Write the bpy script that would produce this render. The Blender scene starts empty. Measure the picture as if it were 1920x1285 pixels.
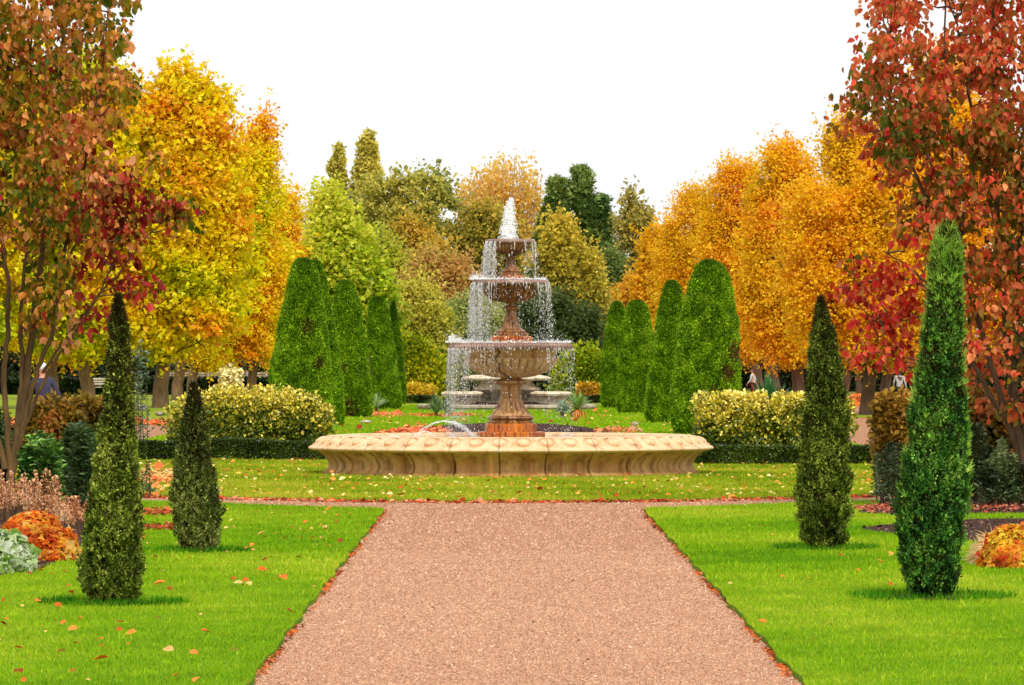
import bpy, math, random
import numpy as np
from mathutils import Vector
rng = np.random.default_rng(7)
random.seed(7)
PI = math.pi
S = bpy.context.scene
COL = S.collection

# ------------------------------------------------------------------ camera
F = 10000.0            # focal length in photo pixels (1920 wide): a long lens
CH = 1.85              # eye height
VX, VY = 945.0, 670.0  # vanishing point of the gravel path
cam_d = bpy.data.cameras.new('camera')
cam = bpy.data.objects.new('camera', cam_d)
COL.objects.link(cam)
cam.location = (0, 0, CH)
cam.rotation_euler = (PI/2 + math.atan(27.5/F), 0, -math.atan(15/F))
cam_d.sensor_width = 36
cam_d.lens = 36*F/1920
cam_d.clip_start = 1
cam_d.clip_end = 6000
S.camera = cam

# ------------------------------------------------------------------ sky + sun (bright overcast)
SUN_EL, SUN_AZ = math.radians(52), math.radians(168)   # azimuth clockwise from +Y (behind the camera, to the right)
w = bpy.data.worlds.new('World'); S.world = w; w.use_nodes = True
nt = w.node_tree; nt.nodes.clear()
sky = nt.nodes.new('ShaderNodeTexSky'); sky.sky_type = 'NISHITA'; sky.sun_disc = False
sky.sun_elevation = SUN_EL; sky.sun_rotation = SUN_AZ
sky.air_density = 1.0; sky.dust_density = 3.0; sky.ozone_density = 1.0
hs = nt.nodes.new('ShaderNodeHueSaturation'); hs.inputs['Saturation'].default_value = 0.06
mx = nt.nodes.new('ShaderNodeMix'); mx.data_type = 'RGBA'; mx.blend_type = 'MIX'
mx.inputs[0].default_value = 0.75
mx.inputs[7].default_value = (10.5, 10.5, 10.4, 1)      # the even white cloud deck
bg = nt.nodes.new('ShaderNodeBackground'); bg.inputs[1].default_value = 0.098
wo = nt.nodes.new('ShaderNodeOutputWorld')
nt.links.new(sky.outputs[0], hs.inputs['Color'])
nt.links.new(hs.outputs[0], mx.inputs[6]); nt.links.new(mx.outputs[2], bg.inputs[0]); nt.links.new(bg.outputs[0], wo.inputs[0])
sl = bpy.data.lights.new('sun', 'SUN'); sl.energy = 2.3; sl.angle = math.radians(14); sl.color = (1, .95, .86)
so = bpy.data.objects.new('sun', sl); COL.objects.link(so)
sd = Vector((math.sin(SUN_AZ)*math.cos(SUN_EL), math.cos(SUN_AZ)*math.cos(SUN_EL), math.sin(SUN_EL)))
so.rotation_euler = sd.to_track_quat('Z', 'Y').to_euler()
S.view_settings.view_transform = 'Standard'; S.view_settings.look = 'None'
S.view_settings.exposure = 0.3; S.view_settings.gamma = 1
S.render.engine = 'CYCLES'
S.cycles.max_bounces = 7; S.cycles.diffuse_bounces = 4; S.cycles.transparent_max_bounces = 8
S.cycles.transmission_bounces = 6

# ------------------------------------------------------------------ helpers
def L(r, g, b):
    f = lambda v: ((v/255+.055)/1.055)**2.4 if v > 10.3 else v/255/12.92
    return (f(r), f(g), f(b))
def P(px, py, d): return np.array([(px-VX)/F*d, d, CH-(py-VY)/F*d])
def GD(py): return F*CH/(py-VY)              # distance of a ground point seen at image row py
def G(px, py, z=0.0):
    d = F*(CH-z)/(py-VY); return np.array([(px-VX)/F*d, d, z])
def tag(o, label=None, cat=None, group=None, kind=None):
    if label: o['label'] = label
    if cat: o['category'] = cat
    if group: o['group'] = group
    if kind: o['kind'] = kind
    return o
def empty(name, loc, label, cat, group=None, rz=0):
    o = bpy.data.objects.new(name, None); COL.objects.link(o); o.location = [float(v) for v in loc]
    o.rotation_euler.z = rz; o.empty_display_size = .1
    return tag(o, label, cat, group)
def link(name, me, mat=None, parent=None):
    o = bpy.data.objects.new(name, me); COL.objects.link(o)
    if mat: me.materials.append(mat)
    if parent:
        o.parent = parent
        # geometry is always given in world coordinates: bring it to the parent's frame
        o.matrix_parent_inverse = parent.matrix_basis.inverted()
    return o
def mesh_np(name, V, Fc, col=None, smooth=False):
    V = np.asarray(V, np.float32); Fc = np.asarray(Fc, np.int32)
    me = bpy.data.meshes.new(name); k = Fc.shape[1]
    me.vertices.add(len(V)); me.vertices.foreach_set('co', V.ravel())
    me.loops.add(Fc.size); me.loops.foreach_set('vertex_index', Fc.ravel())
    me.polygons.add(len(Fc)); me.polygons.foreach_set('loop_start', np.arange(0, Fc.size, k, dtype=np.int32))
    me.polygons.foreach_set('loop_total', np.full(len(Fc), k, np.int32))
    if smooth: me.polygons.foreach_set('use_smooth', np.ones(len(Fc), bool))
    me.update(calc_edges=True)
    if col is not None:
        a = me.color_attributes.new('Tint', 'FLOAT_COLOR', 'POINT')
        c4 = np.ones((len(V), 4), np.float32); c4[:, :3] = col
        a.data.foreach_set('color', c4.ravel())
    return me
def unit(v): return v/np.maximum(np.linalg.norm(v, axis=-1, keepdims=True), 1e-9)
class Noise:
    def __init__(s, seed, n=10):
        r = np.random.default_rng(seed); s.k = r.normal(size=(n, 3)); s.p = r.uniform(0, 6.28, n)
    def __call__(s, X, f=1.0):
        return np.sin(X@(s.k.T*f*2) + s.p).sum(1)/math.sqrt(len(s.p)/2)/1.4    # about -1..1
def ramp(cols, v):
    cols = np.array([L(*c) for c in cols]); v = np.clip(v, 0, .9999)*(len(cols)-1)
    i = v.astype(int); i = np.minimum(i, len(cols)-2); t = (v-i)[:, None]
    return cols[i]*(1-t)+cols[i+1]*t
def tints(X, cols, freq=.5, seed=1, spread=.28, lo=.38, bias=0, bright=.12):
    n = Noise(seed)(X, freq)
    v = .5+bias+lo*n*.8+rng.normal(size=len(X))*spread
    c = ramp(cols, v)
    return np.minimum(c*np.exp(rng.normal(size=(len(X), 1))*bright), .97)

# ------------------------------------------------------------------ materials
def new_mat(name):
    m = bpy.data.materials.new(name); m.use_nodes = True; n = m.node_tree
    b = n.nodes['Principled BSDF']; return m, n, b
def node(n, t, **kw):
    x = n.nodes.new(t)
    for k, v in kw.items(): setattr(x, k, v)
    return x
def noise_tex(n, scale, detail=4, rough=.55, vec=None):
    x = node(n, 'ShaderNodeTexNoise'); x.inputs['Scale'].default_value = scale
    x.inputs['Detail'].default_value = detail; x.inputs['Roughness'].default_value = rough
    if vec: n.links.new(vec, x.inputs['Vector'])
    return x
def cramp(n, src, stops):
    r = node(n, 'ShaderNodeValToRGB'); e = r.color_ramp.elements
    while len(e) < len(stops): e.new(.5)
    for el, (p, c) in zip(e, stops): el.position = p; el.color = (*c, 1)
    n.links.new(src, r.inputs[0]); return r
def mixc(n, a, b, fac, mode='MIX'):
    x = node(n, 'ShaderNodeMix', data_type='RGBA', blend_type=mode)
    if isinstance(fac, (int, float)): x.inputs[0].default_value = fac
    else: n.links.new(fac, x.inputs[0])
    for i, s in ((6, a), (7, b)):
        if isinstance(s, tuple): x.inputs[i].default_value = (*s, 1)
        else: n.links.new(s, x.inputs[i])
    return x.outputs[2]
def bump(n, b, h, strength=.4, dist=.01):
    x = node(n, 'ShaderNodeBump'); x.inputs['Strength'].default_value = strength; x.inputs['Distance'].default_value = dist
    n.links.new(h, x.inputs['Height']); n.links.new(x.outputs[0], b.inputs['Normal'])
def leaf_mat(name, trans=.35, rough=.5, spec=.25, scale=6):
    m, n, b = new_mat(name)
    a = node(n, 'ShaderNodeAttribute', attribute_name='Tint')
    g = node(n, 'ShaderNodeNewGeometry')
    t = noise_tex(n, scale, 3, .6, g.outputs['Position'])
    r = cramp(n, t.outputs[0], [(.3, (.78, .78, .78)), (.7, (1.15, 1.15, 1.15))])
    c = mixc(n, a.outputs['Color'], r.outputs[0], 1.0, 'MULTIPLY')
    n.links.new(c, b.inputs['Base Color']); b.inputs['Roughness'].default_value = rough
    b.inputs['Specular IOR Level'].default_value = spec
    tr = node(n, 'ShaderNodeBsdfTranslucent'); n.links.new(c, tr.inputs[0])
    mxs = node(n, 'ShaderNodeMixShader'); mxs.inputs[0].default_value = trans
    n.links.new(b.outputs[0], mxs.inputs[1]); n.links.new(tr.outputs[0], mxs.inputs[2])
    n.links.new(mxs.outputs[0], n.nodes['Material Output'].inputs[0]); return m
M_LEAF = leaf_mat('broad_leaf', .5)
M_GLOSS = leaf_mat('glossy_leaf', .2, .35, .5)
M_NEEDLE = leaf_mat('conifer_foliage', .25, .6, .2)
M_GRASS = leaf_mat('grass_blades', .45, .6, .15, 3)
M_LITTER = leaf_mat('fallen_leaf', .15, .7, .2, 20)
def bark_mat(name, c1, c2, sc=18):
    m, n, b = new_mat(name)
    tc = node(n, 'ShaderNodeTexCoord'); mp = node(n, 'ShaderNodeMapping'); mp.inputs['Scale'].default_value = (1, 1, .22)
    n.links.new(tc.outputs['Object'], mp.inputs[0])
    t = noise_tex(n, sc, 8, .7, mp.outputs[0]); t2 = noise_tex(n, sc*.15, 3, .5, tc.outputs['Object'])
    r = cramp(n, t.outputs[0], [(.3, c1), (.7, c2)])
    r2 = cramp(n, t2.outputs[0], [(.35, (.7, .75, .6)), (.65, (1.15, 1.1, 1.05))])
    n.links.new(mixc(n, r.outputs[0], r2.outputs[0], .8, 'MULTIPLY'), b.inputs['Base Color'])
    b.inputs['Roughness'].default_value = .9; bump(n, b, t.outputs[0], .8, .03); return m
M_BARK = bark_mat('bark', L(92, 66, 42), L(158, 126, 92), 10)
M_BARKD = bark_mat('dark_bark', L(60, 40, 26), L(112, 84, 60), 10)
M_BARKY = bark_mat('mossy_stem', L(66, 48, 24), L(128, 98, 54), 16)

def stone_mat(name, base, dark, light, rust=None, wet=.55, streak=9, spec=.4, bumpd=.012, cover=.44):
    m, n, b = new_mat(name)
    tc = node(n, 'ShaderNodeTexCoord'); mp = node(n, 'ShaderNodeMapping'); mp.inputs['Scale'].default_value = (1, 1, .12)
    n.links.new(tc.outputs['Object'], mp.inputs[0])
    st = noise_tex(n, streak, 6, .65, mp.outputs[0]); bl = noise_tex(n, 1.6, 5, .6, tc.outputs['Object'])
    fi = noise_tex(n, 60, 6, .7, tc.outputs['Object'])
    c = cramp(n, bl.outputs[0], [(.32, base), (.68, light)]).outputs[0]
    f = cramp(n, st.outputs[0], [(cover, (0, 0, 0)), (cover+.22, (1, 1, 1))])
    c = mixc(n, c, dark, f.outputs[0])
    if rust:
        s2 = noise_tex(n, streak*.7, 5, .6, mp.outputs[0]); s2.inputs['Distortion'].default_value = .1
        f2 = cramp(n, s2.outputs[0], [(.52, (0, 0, 0)), (.68, (.9, .9, .9))])
        c = mixc(n, c, rust, f2.outputs[0])
    g = cramp(n, fi.outputs[0], [(.3, (.8, .8, .8)), (.7, (1.12, 1.12, 1.12))])
    c = mixc(n, c, g.outputs[0], 1.0, 'MULTIPLY')
    a = node(n, 'ShaderNodeAttribute', attribute_name='Tint')
    c = mixc(n, c, a.outputs['Color'], 1.0, 'MULTIPLY')
    n.links.new(c, b.inputs['Base Color']); b.inputs['Roughness'].default_value = wet
    b.inputs['Specular IOR Level'].default_value = spec
    bump(n, b, fi.outputs[0], .5, bumpd); return m
M_RIM = stone_mat('pale_sandstone', L(222, 176, 130), L(188, 136, 90), L(236, 198, 158), None, .7, 7, cover=.5)
M_WALL = stone_mat('stained_sandstone', L(196, 144, 80), L(108, 70, 34), L(222, 178, 120), L(164, 100, 40), .7, 5, cover=.48)
M_BOWL = stone_mat('wet_sandstone', L(202, 160, 108), L(120, 80, 42), L(224, 190, 142), L(160, 104, 50), .45, 14, .35, .004, cover=.56)
M_BROWN = stone_mat('brown_wet_stone', L(128, 76, 32), L(44, 24, 12), L(186, 128, 70), L(34, 20, 12), .3, 20, .4)
M_LIP = stone_mat('purple_wet_rim', L(132, 96, 82), L(84, 50, 38), L(176, 146, 132), None, .25, 40, .6)
M_STEM = stone_mat('damp_stem_stone', L(176, 126, 74), L(86, 50, 24), L(206, 162, 108), L(130, 76, 30), .4, 14, .35, .004, cover=.48)
M_RUST = stone_mat('rusted_wet_stone', L(204, 92, 16), L(96, 28, 8), L(224, 134, 40), L(44, 16, 8), .3, 26, .5)
M_PALE = stone_mat('pale_far_stone', L(214, 196, 164), L(168, 146, 116), L(236, 222, 198), None, .8, 5)
M_GREYST = stone_mat('grey_far_stone', L(176, 160, 140), L(122, 106, 90), L(206, 192, 172), None, .85, 3)

def water_mat():
    m, n, b = new_mat('pool_water')
    b.inputs['Base Color'].default_value = (.10, .09, .07, 1); b.inputs['Roughness'].default_value = .08
    b.inputs['Specular IOR Level'].default_value = .8
    t = noise_tex(n, 14, 4, .6); bump(n, b, t.outputs[0], .6, .03); return m
M_WATER = water_mat()
def foam_mat(name, v=.92, tr=.35):
    m, n, b = new_mat(name)
    b.inputs['Base Color'].default_value = (v, v, v, 1); b.inputs['Roughness'].default_value = .15
    b.inputs['Specular IOR Level'].default_value = .6
    t = node(n, 'ShaderNodeBsdfTranslucent'); t.inputs[0].default_value = (v, v, v, 1)
    x = node(n, 'ShaderNodeMixShader'); x.inputs[0].default_value = tr
    n.links.new(b.outputs[0], x.inputs[1]); n.links.new(t.outputs[0], x.inputs[2])
    n.links.new(x.outputs[0], n.nodes['Material Output'].inputs[0]); return m
M_FOAM = foam_mat('white_water', .97, .12)
M_DROP = foam_mat('falling_drops', .92, .4)

def ground_mat(name, c1, c2, c3, sc, bd=.02, fine=60, speck=None):
    m, n, b = new_mat(name); g = node(n, 'ShaderNodeNewGeometry'); p = g.outputs['Position']
    a = noise_tex(n, sc, 5, .6, p); f = noise_tex(n, fine, 5, .75, p)
    c = cramp(n, a.outputs[0], [(.35, c1), (.65, c2)]).outputs[0]
    c = mixc(n, c, c3, cramp(n, f.outputs[0], [(.45, (0, 0, 0)), (.62, (1, 1, 1))]).outputs[0])
    if speck:
        v = node(n, 'ShaderNodeTexVoronoi'); v.inputs['Scale'].default_value = speck[0]; n.links.new(p, v.inputs['Vector'])
        s = node(n, 'ShaderNodeSeparateColor'); n.links.new(v.outputs['Color'], s.inputs[0])
        r = cramp(n, s.outputs[0], speck[1])
        c = mixc(n, c, r.outputs[0], .8, 'MULTIPLY')
        bump(n, b, v.outputs['Distance'], 1.0, bd)
    else: bump(n, b, f.outputs[0], .8, bd)
    n.links.new(c, b.inputs['Base Color']); b.inputs['Roughness'].default_value = .95
    b.inputs['Specular IOR Level'].default_value = .15; return m
M_GRAVEL = ground_mat('pink_gravel', L(184, 134, 102), L(192, 142, 110), L(156, 108, 82), .9, .02, 22,
    (55, [(0, (.52, .46, .42)), (.25, (.86, .84, .82)), (.7, (1.08, 1.08, 1.08)), (1, (1.4, 1.42, 1.4))]))
M_LAWN = ground_mat('lawn_turf', L(96, 140, 10), L(124, 160, 14), L(84, 120, 10), .5, .02, 40)
M_LAWN2 = ground_mat('leafy_lawn_turf', L(120, 140, 22), L(146, 152, 26), L(100, 120, 20), .35, .02, 30)
M_SOIL = ground_mat('dark_mulch', L(66, 44, 34), L(92, 62, 50), L(40, 28, 24), 3, .04, 30,
    (25, [(0, (.4, .4, .4)), (.6, (.9, .85, .8)), (1, (1.5, 1.35, 1.3))]))
M_EARTH = ground_mat('far_ground', L(96, 110, 36), L(120, 112, 50), L(70, 80, 26), .08, .05, 4)

# ------------------------------------------------------------------ templates and clouds of leaves
def T(v, f): return np.array(v, float), np.array(f)
T_OVAL = T([(0,0,0),(-.30,.28,.1),(-.33,.58,.1),(0,1,-.1),(.33,.58,.1),(.30,.28,.1)], [(0,1,2,3),(0,3,4,5)])
T_CURL = T([(0,0,0),(-.28,.25,.14),(-.34,.6,.20),(0,1,-.22),(.34,.6,.20),(.28,.25,.14),(0,.3,.0),(0,.62,.0)], [(0,6,1,1),(1,6,7,2),(2,7,3,3),(3,7,4,4),(4,7,6,5),(5,6,0,0)]) if False else T([(0,0,0),(-.28,.25,.14),(-.34,.6,.20),(0,1,-.22),(.34,.6,.20),(.28,.25,.14)], [(0,1,2,3),(0,3,4,5)])
def lobes(angs, lens, wd):
    v, f = [], []
    for a, l in zip(angs, lens):
        ca, sa = math.cos(a), math.sin(a)
        for (x, y, z) in ((0,0,0),(-wd*l,.5*l,.06),(0,l,-.06),(wd*l,.5*l,.06)):
            v.append((x*ca+y*sa, -x*sa+y*ca, z))
        k = len(v)-4; f.append((k,k+1,k+2,k+3))
    return T(v, f)
T_MAPLE = lobes((-.95, 0, .95), (.8, 1, .8), .3)
T_DIA = T([(0,0,0),(-.36,.45,.08),(0,1,0),(.36,.45,.08)], [(0,1,2,3)])
T_BLADE = T([(-.5,0,0),(.5,0,0),(0,1,.15)], [(0,1,2)])
def fan(n, spread, wd, bend=.15):
    v, f = [], []
    for i in range(n):
        a = spread*(i/(n-1)-.5)*2; ca, sa = math.cos(a), math.sin(a); l = 1-.3*abs(a)
        for (x, y, z) in ((-wd,0,0),(wd,0,0),(0,l,bend*(i % 2*2-1))):
            v.append((x*ca+y*sa, -x*sa+y*ca, z))
        k = len(v)-3; f.append((k,k+1,k+2))
    return T(v, f)
T_FAN3 = fan(3, .55, .16); T_FAN5 = fan(5, .9, .13, .25)

def cloud_mesh(name, C, A, N, size, col, T_, wid=1.0):
    """one template copy per point: A = direction the leaf grows in, N = its face normal"""
    tv, tf = T_; A = unit(A); B = unit(np.cross(N, A)); N = np.cross(A, B)
    s = np.broadcast_to(np.asarray(size, float), (len(C),))[:, None, None]
    V = C[:, None, :] + s*(tv[None, :, 0:1]*wid*B[:, None, :] + tv[None, :, 1:2]*A[:, None, :] + tv[None, :, 2:3]*N[:, None, :])
    k = len(tv); Fc = tf[None]+(np.arange(len(C))*k)[:, None, None]
    return mesh_np(name, V.reshape(-1, 3), Fc.reshape(-1, tf.shape[1]), np.repeat(col, k, axis=0))
def rv(n): return unit(rng.normal(size=(n, 3)))

def tubes(paths, sides=7):
    """paths: list of (points Nx3, radii N) -> V, F"""
    VV, FF, off = [], [], 0
    ang = np.arange(sides)/sides*2*PI
    for pts, rad in paths:
        pts = np.asarray(pts, float); rad = np.asarray(rad, float)
        t = unit(np.gradient(pts, axis=0)); up = np.array([.13, .95, .1]) if abs(t[0][2]) > .5 else np.array([0, 0, 1.])
        b = unit(np.cross(t, up)); c = np.cross(t, b)
        ring = pts[:, None, :]+rad[:, None, None]*(np.cos(ang)[None, :, None]*b[:, None, :]+np.sin(ang)[None, :, None]*c[:, None, :])
        VV.append(ring.reshape(-1, 3)); n = len(pts)
        for i in range(n-1):
            for j in range(sides):
                a = off+i*sides+j; d = off+i*sides+(j+1) % sides
                FF.append((a, d, d+sides, a+sides))
        off += n*sides
    return np.concatenate(VV), np.array(FF)
def curve(a, b, bend=None, n=8, wob=0):
    a = np.asarray(a, float); b = np.asarray(b, float); t = np.linspace(0, 1, n)[:, None]
    p = a*(1-t)+b*t
    if bend is not None: p = p+4*t*(1-t)*np.asarray(bend)
    if wob:
        q = rng.normal(size=(n, 3))*wob; q[0] = 0; q[-1] = 0; p = p+q
    return p

def rows_fn(rows):
    r = np.array(sorted((y, a, b) for y, (a, b) in rows), float)
    ys, xl, xr = r[:, 0], r[:, 1], r[:, 2]
    return ys, (lambda y: (np.interp(y, ys, xl), np.interp(y, ys, xr)))
def sample_volume(rows, d, n, ratio=.8, outer=.45, front=.5, shrink=0.0, lobes=0, pull=.55, vshrink=None):
    """points inside the body whose outline from the path is given by rows, at distance d"""
    ys, f = rows_fn(rows); sp = shrink*F/d; vs = (shrink if vshrink is None else vshrink)*F/d
    if lobes:
        big = sample_volume(rows, d, lobes, ratio, .25, front, shrink)
    yy = np.linspace(ys[0]+vs, ys[-1]-vs*.5, 200); a, b = f(yy); wt = np.maximum(b-a, 1)**1.5
    y = np.interp(rng.uniform(0, 1, n), np.cumsum(wt)/wt.sum(), yy)
    a, b = f(y); mid, hw = (a+b)/2, np.maximum((b-a)/2-sp, (b-a)*.12)
    th = rng.uniform(0, 2*PI, n); flip = (rng.uniform(0, 1, n) < front) & (np.sin(th) > 0); th[flip] = -th[flip]
    r = rng.uniform(0, 1, n)**outer
    m = d/F
    X = (mid+hw*r*np.cos(th)-VX)*m; Y = d+hw*r*np.sin(th)*m*ratio; Z = CH-(y-VY)*m
    Q = np.stack([X, Y, Z], 1)
    if lobes:
        dd = np.linalg.norm((Q[:, None]-big[None])*np.array([1, 1, 1.25]), axis=2); j = dd.argmin(1); md = np.median(dd.min(1))
        k = np.clip(dd.min(1)/md, 0, 2.5); Q = big[j]+(Q-big[j])*np.where(k > 1, (1+(k-1)*(1-pull))/k, 1)[:, None]
    return Q

def broad_tree(name, label, cat, rows, d, trunk_x, tr, nclump, per, clump_r, leaf, cols, shape=T_MAPLE, group=None,
               freq=.25, seed=1, mat=M_LEAF, bark=M_BARK, crown_flat=.75, limbs=26, spread=.25, lo=.4, base_y=None,
               bias=0, outer=.45, tint_fn=None, parts=True, up=.5, trunk_top=.55, limb_r=.3, zbase=0.0, droop=0, ratio=.8, lobes=30):
    ys, f = rows_fn(rows)
    bx = (trunk_x-VX)/F*d
    root = empty(name, (bx, d, zbase), label, cat, group)
    C = sample_volume(rows, d, nclump, ratio, outer, .5, clump_r*.45, lobes, .5, clump_r*crown_flat*.3)
    cr = clump_r*rng.uniform(.5, 1.15, nclump)
    stray = rng.uniform(0, 1, nclump) < .10; cr[stray] *= .6; C[stray] += rv(stray.sum())*clump_r*.9*np.array([1, 1, .8])
    idx = np.repeat(np.arange(nclump), per); n = len(idx)
    dirs = rv(n); rad = rng.uniform(0, 1, n)**.45
    off = dirs*rad[:, None]*cr[idx][:, None]*np.array([1, 1, crown_flat])
    # part of the leaves follow twigs that reach out of their clump
    ntw = nclump*5; tb = rng.integers(0, nclump, ntw); cen = C.mean(0)
    td = unit(unit(C[tb]-cen)*.7+rv(ntw)*.8+np.array([0, 0, .45])); tl = clump_r*rng.uniform(.8, 1.9, ntw)
    on = rng.uniform(0, 1, n) < .30; k = rng.integers(0, ntw, n)
    X = C[idx]+off
    q = rng.uniform(.2, 1, n); X[on] = (C[tb[k]]+td[k]*(tl[k]*q)[:, None]+rng.normal(size=(n, 3))*clump_r*.09)[on]
    X[:, 2] = np.maximum(X[:, 2], .05)
    N = unit(dirs*.5+np.array([0, -.15, up])+rng.normal(size=(n, 3))*.55)
    A = np.cross(N, rv(n)); A = unit(A)+np.array([0, 0, -droop])
    col = tints(X, cols, freq, seed, spread, lo, bias) if tint_fn is None else tint_fn(X)
    sz = leaf*np.exp(rng.normal(size=n)*.25)
    link('crown', cloud_mesh(name+'_crown', X, A, N, sz, col, shape), mat, root)
    # trunk and limbs
    top_y = ys[0]+(ys[-1]-ys[0])*(1-trunk_top)
    a, b = f(top_y); m = d/F
    ztop = CH-(top_y-VY)*m; xtop = ((a+b)/2-VX)*m*.5+bx*.5
    zlow = CH-(ys[-1]-VY)*m
    tp = curve((bx, d, zbase-.05), (xtop, d, ztop), None, 12, tr*.25)
    rr = tr*np.interp(np.linspace(0, 1, 12), [0, .04, .12, .5, 1], [1.25, 1.08, 1, .85, .3])
    paths = [(tp, rr)]
    order = rng.permutation(np.flatnonzero(~stray))[:limbs]
    for i in order:
        z0 = np.clip(C[i][2]-abs(C[i][0]-bx)*.9-rng.uniform(0, 1), max(zlow*.85, zbase+.3), ztop)
        t = (z0-zbase)/(ztop-zbase); s = np.array([bx+(xtop-bx)*t, d, z0])
        L_ = np.linalg.norm(C[i]-s); r0 = min(tr*limb_r, .02+L_*.018)
        paths.append((curve(s, C[i], (0, 0, -L_*.05), 7, L_*.02), np.linspace(r0, r0*.2, 7)))
        for k in range(2):
            e = C[i]+rng.normal(size=3)*clump_r*.45; q = s+(C[i]-s)*rng.uniform(.45, .8)
            paths.append((curve(q, e, None, 5, L_*.015), np.linspace(r0*.45, r0*.1, 5)))
    V, Fc = tubes(paths, 6)
    link('trunk', mesh_np(name+'_trunk', V, Fc, np.ones((len(V), 3)), True), bark, root)
    return root

def conifer_body(name, label, cat, rows, d, n, size, cols, group=None, rough=.06, shape=T_FAN3, freq=3, seed=1,
                 lift=.8, mat=M_NEEDLE, stem=.04, lumps=.05, spread=.3, inner=.35, ztop_fuzz=0, lumpf=6, wid=1.0):
    ys, f = rows_fn(rows); m = d/F
    a, b = f(ys[-1]); bx = ((a+b)/2-VX)*m; zb = CH-(ys[-1]-VY)*m
    root = empty(name, (bx, d, 0), label, cat, group)
    yy = np.linspace(ys[0], ys[-1], 300); a, b = f(yy); wt = np.maximum(b-a, 6)
    y = np.interp(rng.uniform(0, 1, n), np.cumsum(wt)/wt.sum(), yy); a, b = f(y)
    th = rng.uniform(0, 2*PI, n); fl = (np.sin(th) > 0) & (rng.uniform(0, 1, n) < .4); th[fl] = -th[fl]
    out = np.stack([np.cos(th), np.sin(th), np.zeros(n)], 1)
    hw = (b-a)/2*m; mid = ((a+b)/2-VX)*m
    base = np.stack([mid+hw*np.cos(th), d+hw*np.sin(th), CH-(y-VY)*m], 1)
    lum = Noise(seed+50, 14)(base, lumpf)
    k = 1-np.abs(rng.normal(size=n))*rough*1.6+lum*lumps
    k = np.where(rng.uniform(0, 1, n) < inner, k*rng.uniform(.62, .95, n), k)
    X = np.stack([mid+hw*k*np.cos(th), d+hw*k*np.sin(th), CH-(y-VY)*m-size*.4], 1)
    A = unit(out*(1-lift*.5)+np.array([0, 0, lift])+rng.normal(size=(n, 3))*.35)
    N = unit(out+rng.normal(size=(n, 3))*.6)
    col = tints(X, cols, freq, seed, spread)
    link('foliage', cloud_mesh(name+'_foliage', X, A, N, size*np.exp(rng.normal(size=n)*.25), col, shape, wid), mat, root)
    zt = CH-(ys[0]-VY)*m
    xt = ((f(ys[0])[0]+f(ys[0])[1])/2-VX)*m
    paths = [(curve((bx, d, -.03), (xt, d, zt-.1), None, 10, .01), np.linspace(stem, stem*.15, 10))]
    for i in range(26):
        z0 = rng.uniform(.05, .85)*zt; t = z0/zt; q = rng.uniform(0, 2*PI)
        yv = VY-(z0+.12*zt-CH)/m; l, r_ = f(yv); h = (r_-l)/2*m*.8
        c = ((l+r_)/2-VX)*m
        paths.append((curve((bx+(xt-bx)*t, d, z0), (c+h*math.cos(q), d+h*math.sin(q), z0+.12*zt), (0, 0, -.02), 5), np.linspace(stem*.4, stem*.08, 5)))
    V, Fc = tubes(paths, 6)
    link('trunk', mesh_np(name+'_trunk', V, Fc, None, True), M_BARKD, root)
    return root

# ------------------------------------------------------------------ the ground
def poly_sheet(name, pts, z, mat, thick=0.0, kind='structure', sub=0, category=None):
    pts = [(float(p[0]), float(p[1])) for p in pts]; n = len(pts)
    import bmesh
    bm = bmesh.new(); top = [bm.verts.new((x, y, z)) for x, y in pts]; bm.faces.new(top)
    if thick:
        bot = [bm.verts.new((x, y, z-thick)) for x, y in pts]
        for i in range(n): bm.faces.new((top[i], bot[i], bot[(i+1) % n], top[(i+1) % n]))
    bmesh.ops.recalc_face_normals(bm, faces=bm.faces)
    if sum(f.normal.z*f.calc_area() for f in bm.faces) < 0: bmesh.ops.reverse_faces(bm, faces=bm.faces)
    me = bpy.data.meshes.new(name); bm.to_mesh(me); bm.free()
    o = link(name, me, mat); o['kind'] = kind; return o
def inpoly(X, Y, pts):
    pts = [(float(p[0]), float(p[1])) for p in pts]; ins = np.zeros(len(X), bool); n = len(pts)
    for i in range(n):
        x1, y1 = pts[i]; x2, y2 = pts[(i+1) % n]
        c = ((y1 > Y) != (y2 > Y)) & (X < (x2-x1)*(Y-y1)/((y2-y1) or 1e-9)+x1); ins ^= c
    return ins
ZP = -.04   # gravel lies a little below the turf
def near_edge(x):
    x = abs(x); return 65.4+.2*(min(x, 4.5)**2-2.4)+(max(x-4.5, 0))*1.5
def far_edge(x):
    x = abs(x); return 69.2+.12*min(x, 4.5)**2+(max(x-4.5, 0))*1.0
def wig(x): return .012*math.sin(x*1.7)+.008*math.sin(x*4.3+1)
XL_, XR_ = -1.46, 1.707
lawnL = [(XL_+wig(y), y) for y in np.linspace(15, 65.0, 420)]+[(x, near_edge(x)+wig(x*1.3)) for x in np.linspace(XL_-.12, -12, 60)]+[(-12, 15)]
lawnR = [(XR_+wig(y+3), y) for y in np.linspace(15, 65.0, 420)]+[(x, near_edge(x)+wig(x*1.3)) for x in np.linspace(XR_+.12, 12, 60)]+[(12, 15)]
lawnC = [(x, far_edge(x)+wig(x)) for x in np.linspace(-12, 12, 120)]+[(12, 98), (7.4, 99), (7.6, 216), (-8.2, 216), (-8.0, 104), (-9, 100), (-12, 99)]
gs = poly_sheet('ground', [(-1500, -300), (1500, -300), (1500, 3000), (-1500, 3000)], -.06, M_EARTH)
poly_sheet('gravel_path', [(-30, 5), (34, 5), (34, 226), (-30, 226)], ZP, M_GRAVEL)
poly_sheet('lawn_left', lawnL, 0, M_LAWN, .05)
poly_sheet('lawn_right', lawnR, 0, M_LAWN, .05)
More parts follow.
